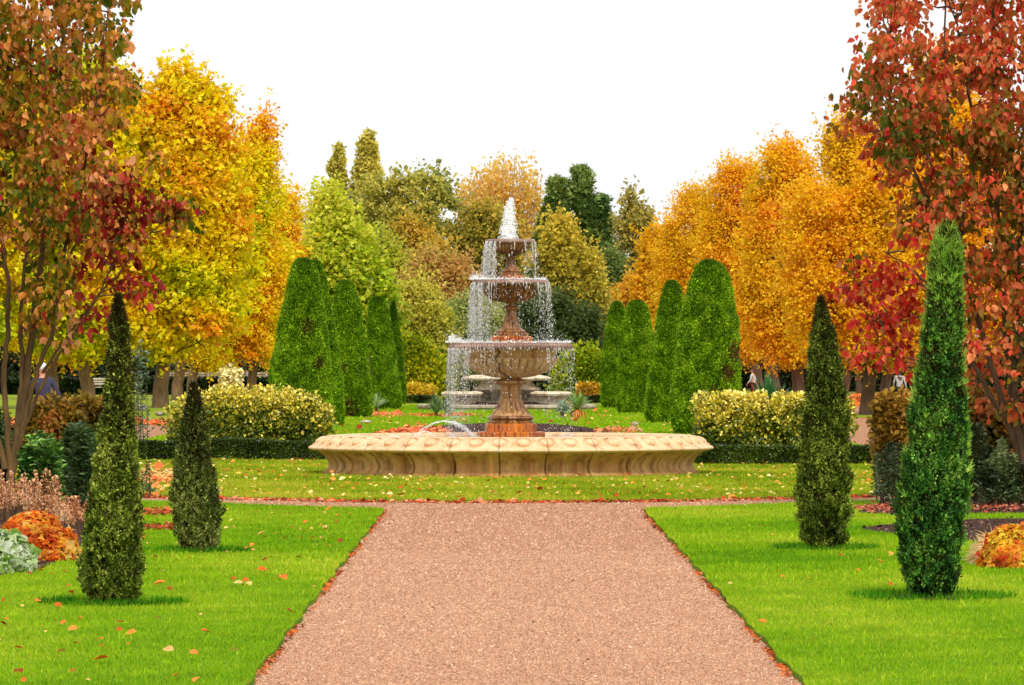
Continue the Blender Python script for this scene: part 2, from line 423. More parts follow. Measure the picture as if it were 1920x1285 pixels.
poly_sheet('lawn_around_fountain', lawnC, 0, M_LAWN2, .05)
poly_sheet('tree_strip_left', [(-30, 153), (-9.2, 153), (-9.6, 290), (-30, 290)], 0, M_LAWN2, .05)
poly_sheet('tree_strip_right', [(9.0, 166), (34, 166), (34, 174), (9.0, 174)], 0, M_LAWN2, .05)

# beds
def px_poly(pts): return [tuple(G(*p)[:2]) for p in pts]
bedL = [(-4.45, 43.5), (-4.05, 46.5), (-4.0, 50), (-4.25, 54), (-4.2, 58), (-4.35, 63), (-4.7, 68.5), (-12, 73), (-12, 43)]
bedR = [tuple(G(*p)[:2]) for p in ((1612, 993), (1650, 985), (1720, 983), (1830, 974), (1990, 972), (1990, 1062), (1900, 1062), (1862, 1050), (1836, 1020), (1800, 1012), (1720, 1003), (1650, 999))]
bedR2 = [tuple(G(*p)[:2]) for p in ((1604, 962), (1640, 950), (1655, 936), (1990, 925), (1990, 964), (1830, 964), (1700, 968))]
poly_sheet('planting_bed_left', bedL, .006, M_SOIL)
poly_sheet('planting_bed_right', bedR, .006, M_SOIL)
poly_sheet('planting_bed_right_back', bedR2, .006, M_SOIL)
bedC = [(2.55*math.cos(t)*(1 if math.sin(t) < 0 else .93)+.1, 131+19*math.sin(t)) for t in np.linspace(0, 2*PI, 48)[:-1]]
poly_sheet('flower_bed_centre', bedC, .006, M_SOIL)

# grass blades
def blades(name, parent_poly, holes, ylo, yhi, per_m2, hgt, wd, cols, seed, label, freq=.6, xlim=None, z=0.0):
    span = lambda y: 1000/F*y+2.4
    area = (yhi-ylo)*2*span((ylo+yhi)/2); n = int(area*per_m2)
    Y = rng.uniform(ylo, yhi, n); X = rng.uniform(-1, 1, n)*span(Y)
    k = inpoly(X, Y, parent_poly)
    for h in holes: k &= ~h(X, Y)
    X, Y = X[k], Y[k]; n = len(X); C = np.stack([X, Y, np.full(n, z-.004)], 1)
    A = unit(np.stack([rng.normal(size=n)*.45, rng.normal(size=n)*.45, np.ones(n)], 1))
    th = rng.normal(size=n)*.9
    N = np.stack([np.sin(th), -np.cos(th), np.full(n, .3)], 1)
    s = hgt*np.exp(rng.normal(size=n)*.3)
    col = tints(C, cols, freq, seed, .22, .3)
    me = cloud_mesh(name, C, A, N, s, col, T_BLADE, wd/hgt)
    o = link('grass', me, M_GRASS); o['kind'] = 'stuff'; o['label'] = label; o['category'] = 'grass'
    return o
hL = lambda X, Y: inpoly(X, Y, bedL)
hR = lambda X, Y: inpoly(X, Y, bedR) | inpoly(X, Y, bedR2)
hC = lambda X, Y: inpoly(X, Y, bedC)
FCX, FCY = .11, 84.9
hF = lambda X, Y: (X-FCX)**2+(Y-FCY)**2 < 3.05**2
GREEN = [(96, 148, 12), (134, 178, 14), (160, 192, 22), (202, 208, 60)]
GREEN2 = [(108, 142, 16), (150, 172, 26), (176, 186, 36), (206, 196, 66)]
for (pl, h, side) in ((lawnL, hL, 'left'), (lawnR, hR, 'right')):
    blades('g', pl, [h], 28, 44, 2900, .022, .006, GREEN, 3, 'bright green mown grass on the near lawn %s of the path' % side)
    blades('g', pl, [h], 44, 68, 1600, .026, .009, GREEN, 3, 'green mown grass on the far half of the lawn %s of the path' % side)
blades('g', lawnC, [hF], 69, 99, 700, .034, .014, GREEN2, 5, 'yellow-green leaf-strewn grass round the near fountain')
blades('g', lawnC, [hC], 99, 205, 90, .05, .04, [(96, 160, 12), (130, 180, 16), (160, 190, 26), (176, 186, 40)], 6, 'green grass between the two fountains')

# fallen leaves
LIT = [(150, 60, 20), (214, 96, 30), (236, 130, 50), (232, 170, 90), (238, 196, 120)]
def litter(label, pts, z, size, cols, shape=T_OVAL, seed=1):
    pts = np.asarray(pts); n = len(pts); C = np.stack([pts[:, 0], pts[:, 1], np.full(n, z)], 1)+np.stack([np.zeros(n), np.zeros(n), rng.uniform(.004, .025, n)], 1)
    th = rng.uniform(0, 2*PI, n); A = np.stack([np.cos(th), np.sin(th), rng.normal(size=n)*.3], 1)
    N = unit(np.array([0, -.25, 1.])+rng.normal(size=(n, 3))*.35)
    o = link('fallen_leaves', cloud_mesh('fallen_leaves', C, A, N, size*np.exp(rng.normal(size=n)*.3), tints(C, cols, 1.5, seed, .3), shape), M_LITTER)
    return tag(o, label, 'fallen leaves', None, 'stuff')
def scatter_poly(poly, ylo, yhi, n, holes=()):
    Y = rng.uniform(ylo, yhi, n); X = rng.uniform(-1, 1, n)*(1000/F*Y+.6); k = inpoly(X, Y, poly)
    for h in holes: k &= ~h(X, Y)
    return np.stack([X[k], Y[k]], 1)
# along the path kerbs
e = []
for xe, sg in ((XL_, 1), (XR_, -1)):
    y = rng.uniform(28, 65.2, 1500); y = y[(Noise(5)(np.stack([y, y*0, y*0], 1), .9) > .0) | (rng.uniform(0, 1, 1500) < .12)]; e.append(np.stack([xe+sg*np.abs(rng.normal(size=len(y)))*.022+.0, y], 1))
litter('brown and orange leaves gathered along both edges of the gravel path', np.concatenate(e), ZP, .028, [(90, 44, 20), (176, 74, 24), (214, 110, 40), (190, 120, 70)])
x = rng.uniform(-8, 8, 2200); x = x[Noise(9)(np.stack([x, x*0, x*0], 1), .8) > -.5]
litter('rusty leaves drifted against the turf edge before the fountain', np.stack([x, np.array([far_edge(v) for v in x])-np.abs(rng.normal(size=len(x)))*.18], 1), ZP, .06, [(120, 50, 30), (190, 60, 30), (226, 110, 60), (226, 160, 120)])
litter('scattered orange leaves lying on the lawn left of the path', scatter_poly(lawnL, 30, 66, 620, [hL]), .022, .062, LIT)
litter('a few dry leaves lying on the lawn right of the path', scatter_poly(lawnR, 30, 66, 150, [hR]), .022, .045, LIT)
litter('thick scatter of yellow and tan leaves on the grass round the near fountain', scatter_poly(lawnC, 69.5, 98, 2100, [hF]), .026, .062, [(190, 80, 30), (226, 140, 50), (232, 186, 80), (240, 214, 150)])
litter('leaves lying on the grass between the fountains', scatter_poly(lawnC, 99, 200, 1500, [hC]), .03, .11, LIT)
def px_patch(x0, x1, y0, y1, n):
    out = [];
    for i in range(n):
        px = random.uniform(x0-6, x1+6); u = (px-x0)/(x1-x0)*2-1; h = (y1-y0)*.5*(.35+.65*abs(math.sin(u*5+y0)))*max(.2, 1-u*u*.6); g = G(px, (y0+y1)/2+random.gauss(0, .5)*h); out.append(g[:2])
    return np.array(out)
litter('orange leaf drift on the left corner of the centre flower bed', np.concatenate([px_patch(745, 835, 800, 822, 900), px_patch(715, 790, 806, 822, 300)]), .02, .12, [(190, 80, 40), (226, 120, 70), (240, 150, 100)])
litter('orange leaf drift under the far left clipped yews', np.concatenate([px_patch(672, 748, 770, 786, 300), px_patch(770, 880, 777, 784, 260)]), .02, .12, [(190, 80, 40), (230, 110, 60), (240, 150, 100)])
litter('rust leaf drift on the right corner of the centre flower bed', px_patch(1125, 1195, 804, 818, 300), .02, .12, [(190, 80, 30), (214, 140, 90), (220, 170, 130)])
litter('dark red leaf heaps on the border left of the small juniper', np.concatenate([px_patch(268, 325, 955, 973, 300), px_patch(270, 335, 986, 999, 260)]), .02, .045, [(110, 44, 20), (176, 70, 40), (222, 120, 70)])
litter('dark red leaf heap on the border beside the right small juniper', np.concatenate([px_patch(1610, 1690, 946, 966, 420), px_patch(1820, 1925, 945, 965, 260)]), .015, .045, [(110, 44, 24), (170, 80, 56), (206, 130, 100)])
litter('orange leaf carpet beyond the right tree trunks', np.stack([rng.uniform(9, 24, 9000), rng.uniform(205, 260, 9000)], 1), ZP+.01, .22, [(176, 76, 26), (214, 110, 40), (226, 130, 60)])
litter('orange leaves edging the far left path', np.stack([rng.uniform(-15, -8, 1500), rng.uniform(146, 156, 1500)], 1), .01, .14, [(196, 80, 30), (230, 120, 60), (230, 160, 90)])
def chips(label, poly, ylo, yhi, n):
    p = scatter_poly(poly, ylo, yhi, n); C = np.concatenate([p, rng.uniform(.01, .03, (len(p), 1))], 1)
    o = link('bark_mulch', cloud_mesh('bark_mulch', C, rv(len(p))*np.array([1, 1, .5]), rv(len(p)), .035*np.exp(rng.normal(size=len(p))*.4), tints(C, [(40, 26, 20), (80, 54, 42), (120, 84, 66), (176, 140, 120)], 3, 3), T_DIA, .8), M_LITTER); tag(o, label, 'mulch', None, 'stuff')
chips('dark bark mulch of the left border', bedL, 43, 73, 22000)
chips('dark bark mulch strip beside the right foliage mound', bedR, 44, 62, 12000)
chips('dark bark mulch under the right border shrubs', bedR2, 60, 74, 12000)
chips('dark mulch of the centre flower bed', bedC, 111, 150, 9000)
litter('orange leaves lying on the grass left of the small juniper', px_patch(265, 330, 862, 930, 500), .02, .08, [(214, 90, 40), (236, 150, 80), (236, 196, 130)])

# loose stones of the gravel
def stones():
    out = []
    for y0, y1, dens, r in ((28.5, 36, 5200, .0062), (36, 44, 3800, .007), (44, 52, 2600, .008), (52, 60, 1700, .0095), (60, 71, 1100, .011)):
        n = int((y1-y0)*3.3*dens*(1 if y0 < 50 else 1.4)); Y = rng.uniform(y0, y1, n)
        X = rng.uniform(-1.5, 1.75, n) if y0 < 50 else rng.uniform(-8, 8, n)
        ok = ((X > XL_-.02) & (X < XR_+.02)) | (Y > 65.3)
        ok &= Y < np.array([far_edge(v) for v in X])
        k2 = ~(inpoly(X, Y, lawnL) | inpoly(X, Y, lawnR)); ok &= k2
        X, Y = X[ok], Y[ok]; out.append(np.stack([X, Y, np.full(len(X), ZP+.001), r*np.exp(rng.normal(size=len(X))*.3)], 1))
    Q = np.concatenate(out); n = len(Q); tv = np.array([(1,0,0),(-.3,.9,0),(-.8,-.5,0),(.2,-1,0),(.1,0,.75)]); tf = np.array([(0,1,4),(1,2,4),(2,3,4),(3,0,4)])
    th = rng.uniform(0, 2*PI, n); c, s_ = np.cos(th)[:, None], np.sin(th)[:, None]
    V = np.stack([tv[None, :, 0]*c-tv[None, :, 1]*s_, tv[None, :, 0]*s_+tv[None, :, 1]*c, np.repeat(tv[None, :, 2], n, 0)], 2)*Q[:, None, 3:4]+Q[:, None, :3]
    col = tints(Q[:, :3], [(124, 86, 64), (170, 122, 94), (194, 144, 113), (208, 160, 128), (232, 200, 170)], .6, 9, .26, .02, bright=.12)
    o = link('gravel_stones', mesh_np('gravel_stones', V.reshape(-1, 3), (tf[None]+(np.arange(n)*5)[:, None, None]).reshape(-1, 3), np.repeat(col, 5, 0)), M_LITTER)
    tag(o, 'loose pinkish tan gravel stones covering the path', 'gravel', None, 'stuff')
stones()
# soil rings under the junipers, their dark colour doubling as painted shadow
def soil_shadow_ring(px, py, r, label):
    g = G(px, py); a = np.linspace(0, 2*PI, 40)[:-1]
    n = len(a); V = [(g[0], g[1], .03)]+[(g[0]+r*(1+.12*math.sin(3*t+px)+.06*math.sin(8*t))*math.cos(t), g[1]+r*1.7*math.sin(t), .007) for t in a]
    Fc = [(0, 1+i, 1+(i+1) % n) for i in range(n)]
    o = link('soil_shadow_ring', mesh_np('soil_shadow_ring', V, Fc, None, True), M_SOIL); o['kind'] = 'structure'; o['label'] = label
soil_shadow_ring(213, 1132, .26, 'bare soil ring, doubling as painted shadow, under the left large juniper')
soil_shadow_ring(370, 1035, .22, 'bare soil ring, doubling as painted shadow, under the left small juniper')
soil_shadow_ring(1545, 1030, .24, 'bare soil ring, doubling as painted shadow, under the right small juniper')
soil_shadow_ring(1745, 1121, .30, 'bare soil ring, doubling as painted shadow, under the right large juniper')
def shadow_grass(px, py, r, label):
    g = G(px, py); n = 1500
    th = rng.uniform(0, 2*PI, n); rr = r*rng.uniform(.8, 1.5, n)
    C = np.stack([g[0]+rr*1.15*np.cos(th), g[1]+rr*1.2*np.sin(th), np.zeros(n)], 1)
    A = unit(np.stack([rng.normal(size=n)*.4, rng.normal(size=n)*.4, np.ones(n)], 1)); t2 = rng.normal(size=n)*.9
    N = np.stack([np.sin(t2), -np.cos(t2), np.full(n, .3)], 1)
    o = link('long_shadow_grass', cloud_mesh('long_shadow_grass', C, A, N, rng.uniform(.03, .075, n), tints(C, [(40, 100, 10), (70, 140, 12), (110, 170, 20)], 3, 4), T_BLADE, .16), M_GRASS)  # darker green than the lawn: juniper shadow put into the blade colour
    tag(o, label, 'grass', None, 'stuff')
shadow_grass(213, 1131, .33, 'uncut grass, darkened as shadow, ringing the left large juniper')
shadow_grass(370, 1034, .30, 'uncut grass, darkened as shadow, ringing the left small juniper')
shadow_grass(1545, 1029, .32, 'uncut grass, darkened as shadow, ringing the right small juniper')
shadow_grass(1745, 1120, .38, 'uncut grass, darkened as shadow, ringing the right large juniper')

# ------------------------------------------------------------------ the near fountain
MPX = FCY/F                                   # metres per photo pixel at the fountain
def Zy(y): return CH-(y-VY)*MPX
def revolve(name, prof, segs, cx, cy, mat, parent, disp=None, tint=None, rot=0.0, smooth_ang=35, close=False):
    prof = np.array(prof, float); n = len(prof); th = np.arange(segs)/segs*2*PI+rot
    R = np.repeat(prof[:, 0:1], segs, 1); Z = np.repeat(prof[:, 1:2], segs, 1); TH = np.repeat(th[None], n, 0)
    if disp: R, Z = disp(R, Z, TH)
    V = np.stack([cx+R*np.cos(TH), cy+R*np.sin(TH), Z], 2).reshape(-1, 3)
    i, j = np.meshgrid(np.arange(n-1), np.arange(segs), indexing='ij'); j2 = (j+1) % segs
    Fc = np.stack([i*segs+j, i*segs+j2, (i+1)*segs+j2, (i+1)*segs+j], 2).reshape(-1, 4)
    col = np.ones((len(V), 3)) if tint is None else tint(R, Z, TH).reshape(-1, 3)
    me = mesh_np(name, V, Fc, col, True)
    me.set_sharp_from_angle(angle=math.radians(smooth_ang))
    o = link(name, me, mat, parent); return o
def resample(prof, k=6):
    """Catmull-Rom through the given (r, z) profile"""
    p = np.array(prof, float); p = np.vstack([2*p[0]-p[1], p, 2*p[-1]-p[-2]]); out = []
    for i in range(1, len(p)-2):
        for t in np.arange(k)/k:
            a, b, c, d = p[i-1], p[i], p[i+1], p[i+2]
            out.append(.5*((2*b)+(-a+c)*t+(2*a-5*b+4*c-d)*t*t+(-a+3*b-3*c+d)*t**3))
    out.append(p[-2]); return np.array(out)
fount = empty('tiered_fountain', (FCX, FCY, 0), 'three-tiered sandstone fountain with water falling from its bowls, in front', 'fountain')
# wall: foot + concave body
wallp = [(2.99, -.02), (3.0, .035), (2.965, .05)]+list(map(tuple, resample([(2.94, .06), (2.90, .12), (2.91, .2), (2.97, .28), (3.06, .345), (3.1, .38)], 5)))
def joint(TH, step, off=0, w=.0035):
    q = np.abs((TH-off+step/2) % step-step/2); return np.exp(-(q/w)**2)
STEP = 2*PI/52
def wall_disp(R, Z, TH):
    return R-.03*joint(TH, STEP*2, STEP*.5)+.003*np.sin(TH*26+Z*6)*np.clip((Z-.05)*8, 0, 1), Z
def wall_tint(R, Z, TH):
    j = joint(TH, STEP*2, STEP*.5, .004); t = np.ones(R.shape+(3,)); t *= (1-.6*j)[..., None]
    # old drip stains, each with a width and length of its own
    for k in range(30):
        a = random.uniform(0, 2*PI); wd = random.uniform(.006, .035); ln = random.uniform(.1, .4); s = random.uniform(.2, .6)
        dd = np.abs((TH-a-.1*(Z-.38)+PI) % (2*PI)-PI); m = np.exp(-(dd/wd)**2)*np.clip((Z-(.38-ln))/.1, 0, 1)*s
        t = t*(1-m[..., None]*np.array([.45, .55, .7]))
    # pale lime runs below two joints
    for a in (-PI/2-.035*3, -PI/2+.14*2):
        dd = np.abs((TH-a+PI) % (2*PI)-PI); t = t*(1+.45*np.exp(-(dd/.006)**2))[..., None]
    return t
revolve('basin_wall', wallp, 1040, FCX, FCY, M_WALL, fount, wall_disp, wall_tint)
# rim with a ring of oval bosses
rimp = resample([(3.09, .375), (3.17, .378), (3.22, .40), (3.222, .425), (3.19, .445), (3.12, .475), (3.05, .52), (2.97, .57), (2.88, .605), (2.76, .618), (2.66, .612), (2.60, .585), (2.58, .52), (2.58, .40)], 7)
def rim_disp(R, Z, TH):
    u = ((TH/STEP) % 1-.5)*2/.82; s = np.clip((3.17-R)/.30, 0, 1)*2-1          # -1 outer .. 1 inner
    v = s/.82; r = np.sqrt(u*u+v*v*1.0); on = (Z > .43) & (R > 2.75)
    h = .056*np.sqrt(np.clip(1-(r/.70)**2, 0, 1))+.022*np.exp(-((r-.98)/.09)**2)-.024*np.exp(-((r-.80)/.08)**2)
    h = np.where(on, h, 0)-.018*joint(TH, STEP*2, STEP*.5, .004)
    return R+h*.85, Z+h*.45
def rim_tint(R, Z, TH):
    t = np.ones(R.shape+(3,)); t *= (1-.45*joint(TH, STEP*2, STEP*.5, .004))[..., None]; return t
revolve('basin_rim', rimp, 1560, FCX, FCY, M_RIM, fount, rim_disp, rim_tint, smooth_ang=60)
# water surface
a = np.linspace(0, 2*PI, 97)[:-1]
wv = [(FCX, FCY, .555)]+[(FCX+2.6*math.cos(t), FCY+2.6*math.sin(t), .555) for t in a]
wf = [(0, 1+i, 1+(i+1) % 96) for i in range(96)]
link('water_surface', mesh_np('water', wv, wf), M_WATER, fount)

def hw(px): return px*MPX
def PR(*pts): return [(hw(p), Zy(y)) for p, y in pts]
def oct_step(name, w_, y0, y1, mat, ch=1.2):
    prof = PR((w_*1.06, y1), (w_*1.06, y0+ch*1.5), (w_*1.06-ch*2, y0), (0.5, y0))
    return revolve(name, prof, 8, FCX, FCY, mat, fount, rot=PI/8+.12, smooth_ang=10)
oct_step('plinth_step', 63, 809.5, 832, M_RUST)
oct_step('plinth_step', 48, 794, 809.5, M_RUST)
revolve('stem_foot', PR((43, 794), (43.5, 791), (40, 789), (39, 787.5), (42, 786), (43, 783.5), (41.5, 781), (37, 780), (1, 780)), 64, FCX, FCY, M_BROWN, fount)
def flute(nf, amp, z0, z1):
    def f(R, Z, TH):
        m = np.clip((Z-z0)/.05, 0, 1)*np.clip((z1-Z)/.05, 0, 1)
        return R*(1+amp*m*(np.abs(np.sin(TH*nf/2))-.5)), Z
    return f
revolve('stem', resample(PR((39, 780), (35, 776), (29, 769), (24, 760), (20, 750), (18.2, 744)), 6), 240, FCX, FCY, M_STEM, fount, flute(16, .16, Zy(779), Zy(745)))
revolve('stem_collar', PR((18, 745), (20.5, 744.5), (20.5, 742), (18, 741), (19, 730), (20.5, 724), (23, 721.5), (29, 720), (31.5, 717.5), (31.5, 715), (27, 713), (20, 711), (17, 707)), 72, FCX, FCY, M_STEM, fount)
CR_TH = -PI/2-.30
def bowl_disp(nf, amp, zt):
    def f(R, Z, TH):
        m = np.clip((zt-Z)/.05, 0, 1); return R*(1+amp*m*(np.abs(np.sin(TH*nf/2))**.7-.6)), Z
    return f
def crack_tint(R, Z, TH):
    t = np.ones(R.shape+(3,)); c = CR_TH+.05*np.sin(Z*30)+np.clip(Zy(690)-Z, 0, 1)*.9
    dd = np.abs((TH-c+PI) % (2*PI)-PI); m = np.exp(-(dd*R/.022)**2)*.93
    return t*(1-m[..., None])
bowl1 = revolve('bowl', resample(PR((16, 709), (30, 708), (48, 704), (64, 697.5), (76, 689), (83, 680), (85.5, 674), (84.5, 670.5), (81, 668.5), (81.5, 666), (85, 662), (90, 658), (95, 655.5)), 6), 416, FCX, FCY, M_BOWL, fount, bowl_disp(32, .12, Zy(670)), crack_tint)
def rope(nf, amp, zl, zh):
    def f(R, Z, TH):
        m = np.clip((Z-zl)/.01, 0, 1)*np.clip((zh-Z)/.01, 0, 1); v = (Z-zl)/(zh-zl)
        return R+amp*m*np.sin(TH*nf+v*3.2), Z
    return f
revolve('rim', resample(PR((94, 655), (108, 655.2), (113.5, 655), (115.5, 652), (115, 648.5), (112.5, 645.5), (109, 643.5), (104, 643.2), (100, 646), (98, 650)), 5), 720, FCX, FCY, M_LIP, bowl1, rope(120, .010, Zy(653.5), Zy(644.5)))
def dish(name, r_, y, par):
    z = Zy(y); v = [(FCX, FCY, z)]+[(FCX+hw(r_)*math.cos(t), FCY+hw(r_)*math.sin(t), z) for t in a]
    link(name, mesh_np(name, v, wf), M_WATER, par)
dish('bowl_water', 101, 645, bowl1)
oct_step('tier_step', 39, 630.5, 645.5, M_RUST)
oct_step('tier_step', 32, 624, 630.5, M_BROWN)
revolve('middle_stem', resample(PR((27, 624), (28, 621.5), (25.5, 619), (21, 617), (17, 611), (13.5, 603), (11, 594), (10, 587), (10.5, 583), (15, 580.5), (16, 577.5), (13, 575), (9, 572.5), (10, 567)), 5), 160, FCX, FCY, M_BROWN, fount, flute(14, .14, Zy(616), Zy(588)))
bowl2 = revolve('bowl', resample(PR((10, 568), (22, 567), (35, 562.5), (44, 556), (49.5, 548), (51, 543), (50, 540), (52, 537), (56, 534.5)), 6), 288, FCX, FCY, M_BROWN, fount, bowl_disp(24, .13, Zy(541)))
revolve('rim', resample(PR((55, 534), (67, 534.3), (71, 533.2), (72.3, 530), (70.5, 526.5), (67, 525), (62, 525.5), (60, 529)), 5), 360, FCX, FCY, M_LIP, bowl2)
dish('bowl_water', 63, 527, bowl2)
oct_step('tier_step', 24, 517, 529, M_RUST)
oct_step('tier_step', 19, 511, 517, M_BROWN)
revolve('upper_stem', resample(PR((17, 511), (18, 509), (15, 507), (11, 501), (8.5, 494), (7.8, 488), (8.2, 485), (11, 483.5), (11.3, 481.5), (9, 480), (8, 477)), 5), 120, FCX, FCY, M_BROWN, fount, flute(12, .12, Zy(506), Zy(487)))
bowl3 = revolve('bowl', resample(PR((8, 479), (16, 478), (25, 474.5), (32, 469), (36, 463), (36.5, 460), (38, 457), (40, 456)), 6), 240, FCX, FCY, M_BROWN, fount, bowl_disp(20, .13, Zy(460)))
revolve('rim', resample(PR((39, 456), (43.5, 456.3), (45.3, 454), (44.8, 451), (42.5, 449.3), (39, 449.5), (37, 452)), 5), 240, FCX, FCY, M_LIP, bowl3)
dish('bowl_water', 39, 451, bowl3)

# water: drops are small elongated eight-faced beads
DV = np.array([(0,0,.5),(0,0,-.5),(.5,0,0),(-.5,0,0),(0,.5,0),(0,-.5,0)]); DF = np.array([(0,2,4),(0,4,3),(0,3,5),(0,5,2),(1,4,2),(1,3,4),(1,5,3),(1,2,5)])
def drops(name, C, wd, ln, parent, mat=M_DROP, lean=None):
    n = len(C); V = DV[None]*np.stack([wd, wd, ln], 1)[:, None, :]
    if lean is not None: V[:, :, 0] += V[:, :, 2]*lean[:, None]
    V = V+C[:, None, :]; Fc = DF[None]+(np.arange(n)*6)[:, None, None]
    return link(name, mesh_np(name, V.reshape(-1, 3), Fc.reshape(-1, 3), None, True), mat, parent)
def curtain(name, r_px, y0, y1, n, nstream, out_px, wd, left=1.0, seed=0, fade=.5):
    r = np.random.default_rng(seed)
    sa = r.uniform(0, 2*PI, nstream); sw = r.gamma(.7, 1, nstream)*(1+left*np.clip(-np.cos(sa), -0.5, 1)); sw /= sw.sum()
    k = r.choice(nstream, n, p=sw); t = r.uniform(0, 1, n)**(1+fade)
    th = sa[k]+r.normal(size=n)*.012*(1+3*t)+np.where(r.uniform(0, 1, n) < .25, r.normal(size=n)*.25, 0)
    kp = (np.abs(np.cos(th)) > .55) | (r.uniform(0, 1, n) < .28); th, t = th[kp], t[kp]; n = len(t)
    rad = hw(r_px+out_px*np.sqrt(t))+r.normal(size=n)*.012*(1+2.5*t)
    z = Zy(y0+(y1-y0)*t)
    C = np.stack([FCX+rad*np.cos(th), FCY+rad*np.sin(th), z], 1)
    s = wd*np.exp(r.normal(size=n)*.4)
    drops(name, C, s, s*(1.5+3.0*(1-t)*r.uniform(.3, 1, n)), fount)
curtain('water_curtain', 45.5, 454, 525, 3200, 44, 4, .0078, .9, 1, .1)
curtain('water_curtain', 72, 532, 643, 9000, 110, 4, .0070, 1.1, 2, .2)
curtain('water_curtain', 116, 654, 822, 8500, 130, 5, .0068, 1.2, 3, .7)
# continuous strands where the water is still a sheet
def strands(name, r_px, y0, y1, spec, w0):
    paths = []
    for (th, ln, out) in spec:
        t = np.linspace(0, 1, 9); rad = hw(r_px+out*np.sqrt(t)); ln = ln*(1 if abs(math.cos(th)) > .6 else .45); z = Zy(y0)+(Zy(y1)-Zy(y0))*t*ln
        th_ = th+np.cumsum(rng.normal(size=9)*.004)
        pts = np.stack([FCX+rad*np.cos(th_), FCY+rad*np.sin(th_), z], 1)
        paths.append((pts, w0*rng.uniform(.5, 1.2, 9)*np.linspace(1, .35, 9)))
    V, Fc = tubes(paths, 5); link(name, mesh_np(name, V, Fc, None, True), M_FOAM, fount)
strands('water_strands', 45.5, 453, 524, [(rng.uniform(0, 2*PI), rng.uniform(.2, .7), rng.uniform(1, 4)) for _ in range(22)]+[(PI+.25, 1, 9), (PI-.2, 1, 7), (.1, 1, 1)], .006)
strands('water_strands', 72, 530, 642, [(rng.uniform(0, 2*PI), rng.uniform(.06, .2), 2) for _ in range(36)]+[(PI+a_, rng.uniform(.4, .8), 2) for a_ in (-.4, -.2, .1, .35, .6)]+[(-PI/2-.52, 1, 4)], .0058)
strands('water_strands', 115.5, 652, 822, [(rng.uniform(0, 2*PI), rng.uniform(.02, .07), 2) for _ in range(36)]+[(PI+rng.normal()*.5, rng.uniform(.1, .3), 3) for _ in range(16)], .005)
# splashes where it lands
def splash(name, spec):
    Cs, ws, ls = [], [], []
    for (rp, y, th0, ths, n, h, wd) in spec:
        th = th0+rng.normal(size=n)*ths; rad = hw(rp)+rng.normal(size=n)*.03
        Cs.append(np.stack([FCX+rad*np.cos(th), FCY+rad*np.sin(th), Zy(y)+rng.exponential(h, n)], 1)); s = wd*np.exp(rng.normal(size=n)*.4); ws.append(s); ls.append(s*1.3)
    drops(name, np.concatenate(Cs), np.concatenate(ws), np.concatenate(ls), fount, M_FOAM)
splash('splash', [(70, 525, PI, .45, 900, .02, .012), (62, 525, -PI/2, 2, 900, .012, .012), (113, 643, PI, .35, 900, .03, .012), (108, 643, -PI/2, 2.2, 1300, .01, .012), (95, 643, -PI/2, 2, 500, .04, .009),
                  (110, 826, PI, .5, 600, .04, .012), (112, 826, 0, .5, 300, .04, .012)])
# the white jet at the top
yy = np.array([452, 440, 428, 418, 408, 398, 388, 380, 374]); xl = np.array([937, 938, 940, 943.5, 944, 946, 948, 951, 956.]); xr = np.array([966.5, 965.5, 964.5, 964, 963.5, 962, 961.5, 961, 959.])
js, jt = 28, np.linspace(0, 1, 60); jy = 452+(374-452)*jt
jl = np.interp(-jy, -yy, xl)+rng.normal(size=60)*.5; jr = np.interp(-jy, -yy, xr)+rng.normal(size=60)*.5
V = []
for i in range(60):
    c = (jl[i]+jr[i])/2; h = (jr[i]-jl[i])/2
    for j in range(js):
        t = j/js*2*PI; q = h*(1+.08*math.sin(3*t+jt[i]*14)+.025*rng.normal()); V.append((FCX+(c-957)*MPX+q*MPX*math.cos(t), FCY+q*MPX*math.sin(t)*.9, Zy(jy[i])))
Fc = [(i*js+j, i*js+(j+1) % js, (i+1)*js+(j+1) % js, (i+1)*js+j) for i in range(59) for j in range(js)]
link('water_jet', mesh_np('water_jet', V, Fc, None, True), M_FOAM, fount)
n = 700; t = rng.uniform(0, 1, n); yv = 452+(372-452)*t; c = np.interp(-yv, -yy, (xl+xr)/2); h = np.interp(-yv, -yy, (xr-xl)/2)+1.5
q = rng.uniform(0, 2*PI, n); drops('jet_spray', np.stack([FCX+(c-957+h*np.cos(q)*rng.uniform(.7, 1.3, n))*MPX, FCY+h*np.sin(q)*MPX, Zy(yv)], 1), np.full(n, .014), rng.uniform(.02, .05, n), fount, M_FOAM)
# small arcing jets in the basin
def arc(p0, pk, p1, yoff, wd):
    a_ = np.array([p0[0], pk[0], p1[0]]); b_ = np.array([p0[1], pk[1], p1[1]]); co = np.polyfit(a_, b_, 2); xs = np.linspace(p0[0], p1[0], 28); ysv = np.polyval(co, xs)
    pts = np.stack([FCX+(xs-957)*MPX, np.full(28, FCY+yoff), Zy(ysv)], 1)+rng.normal(size=(28, 3))*.004
    return (pts, wd*rng.uniform(.6, 1.2, 28))
V, Fc = tubes([arc((772, 825), (836, 789), (893, 825), -.6, .007), arc((776, 825), (838, 790.5), (888, 825), -.5, .005), arc((770, 825), (797, 808), (822, 825), -.8, .007), arc((716, 826), (741, 816.5), (764, 826), -.7, .007)], 5)
link('arching_jet', mesh_np('arching_jet', V, Fc, None, True), M_FOAM, fount)
n = 500; x = rng.uniform(850, 893, n); co = np.polyfit([772, 836, 893], [825, 789, 825], 2)
drops('arc_spray', np.stack([FCX+(x-957+rng.normal(size=n)*2)*MPX, np.full(n, FCY-.6)+rng.normal(size=n)*.03, Zy(np.polyval(co, x)+rng.normal(size=n)*2.2)], 1), np.full(n, .011), rng.uniform(.012, .03, n), fount, M_FOAM)

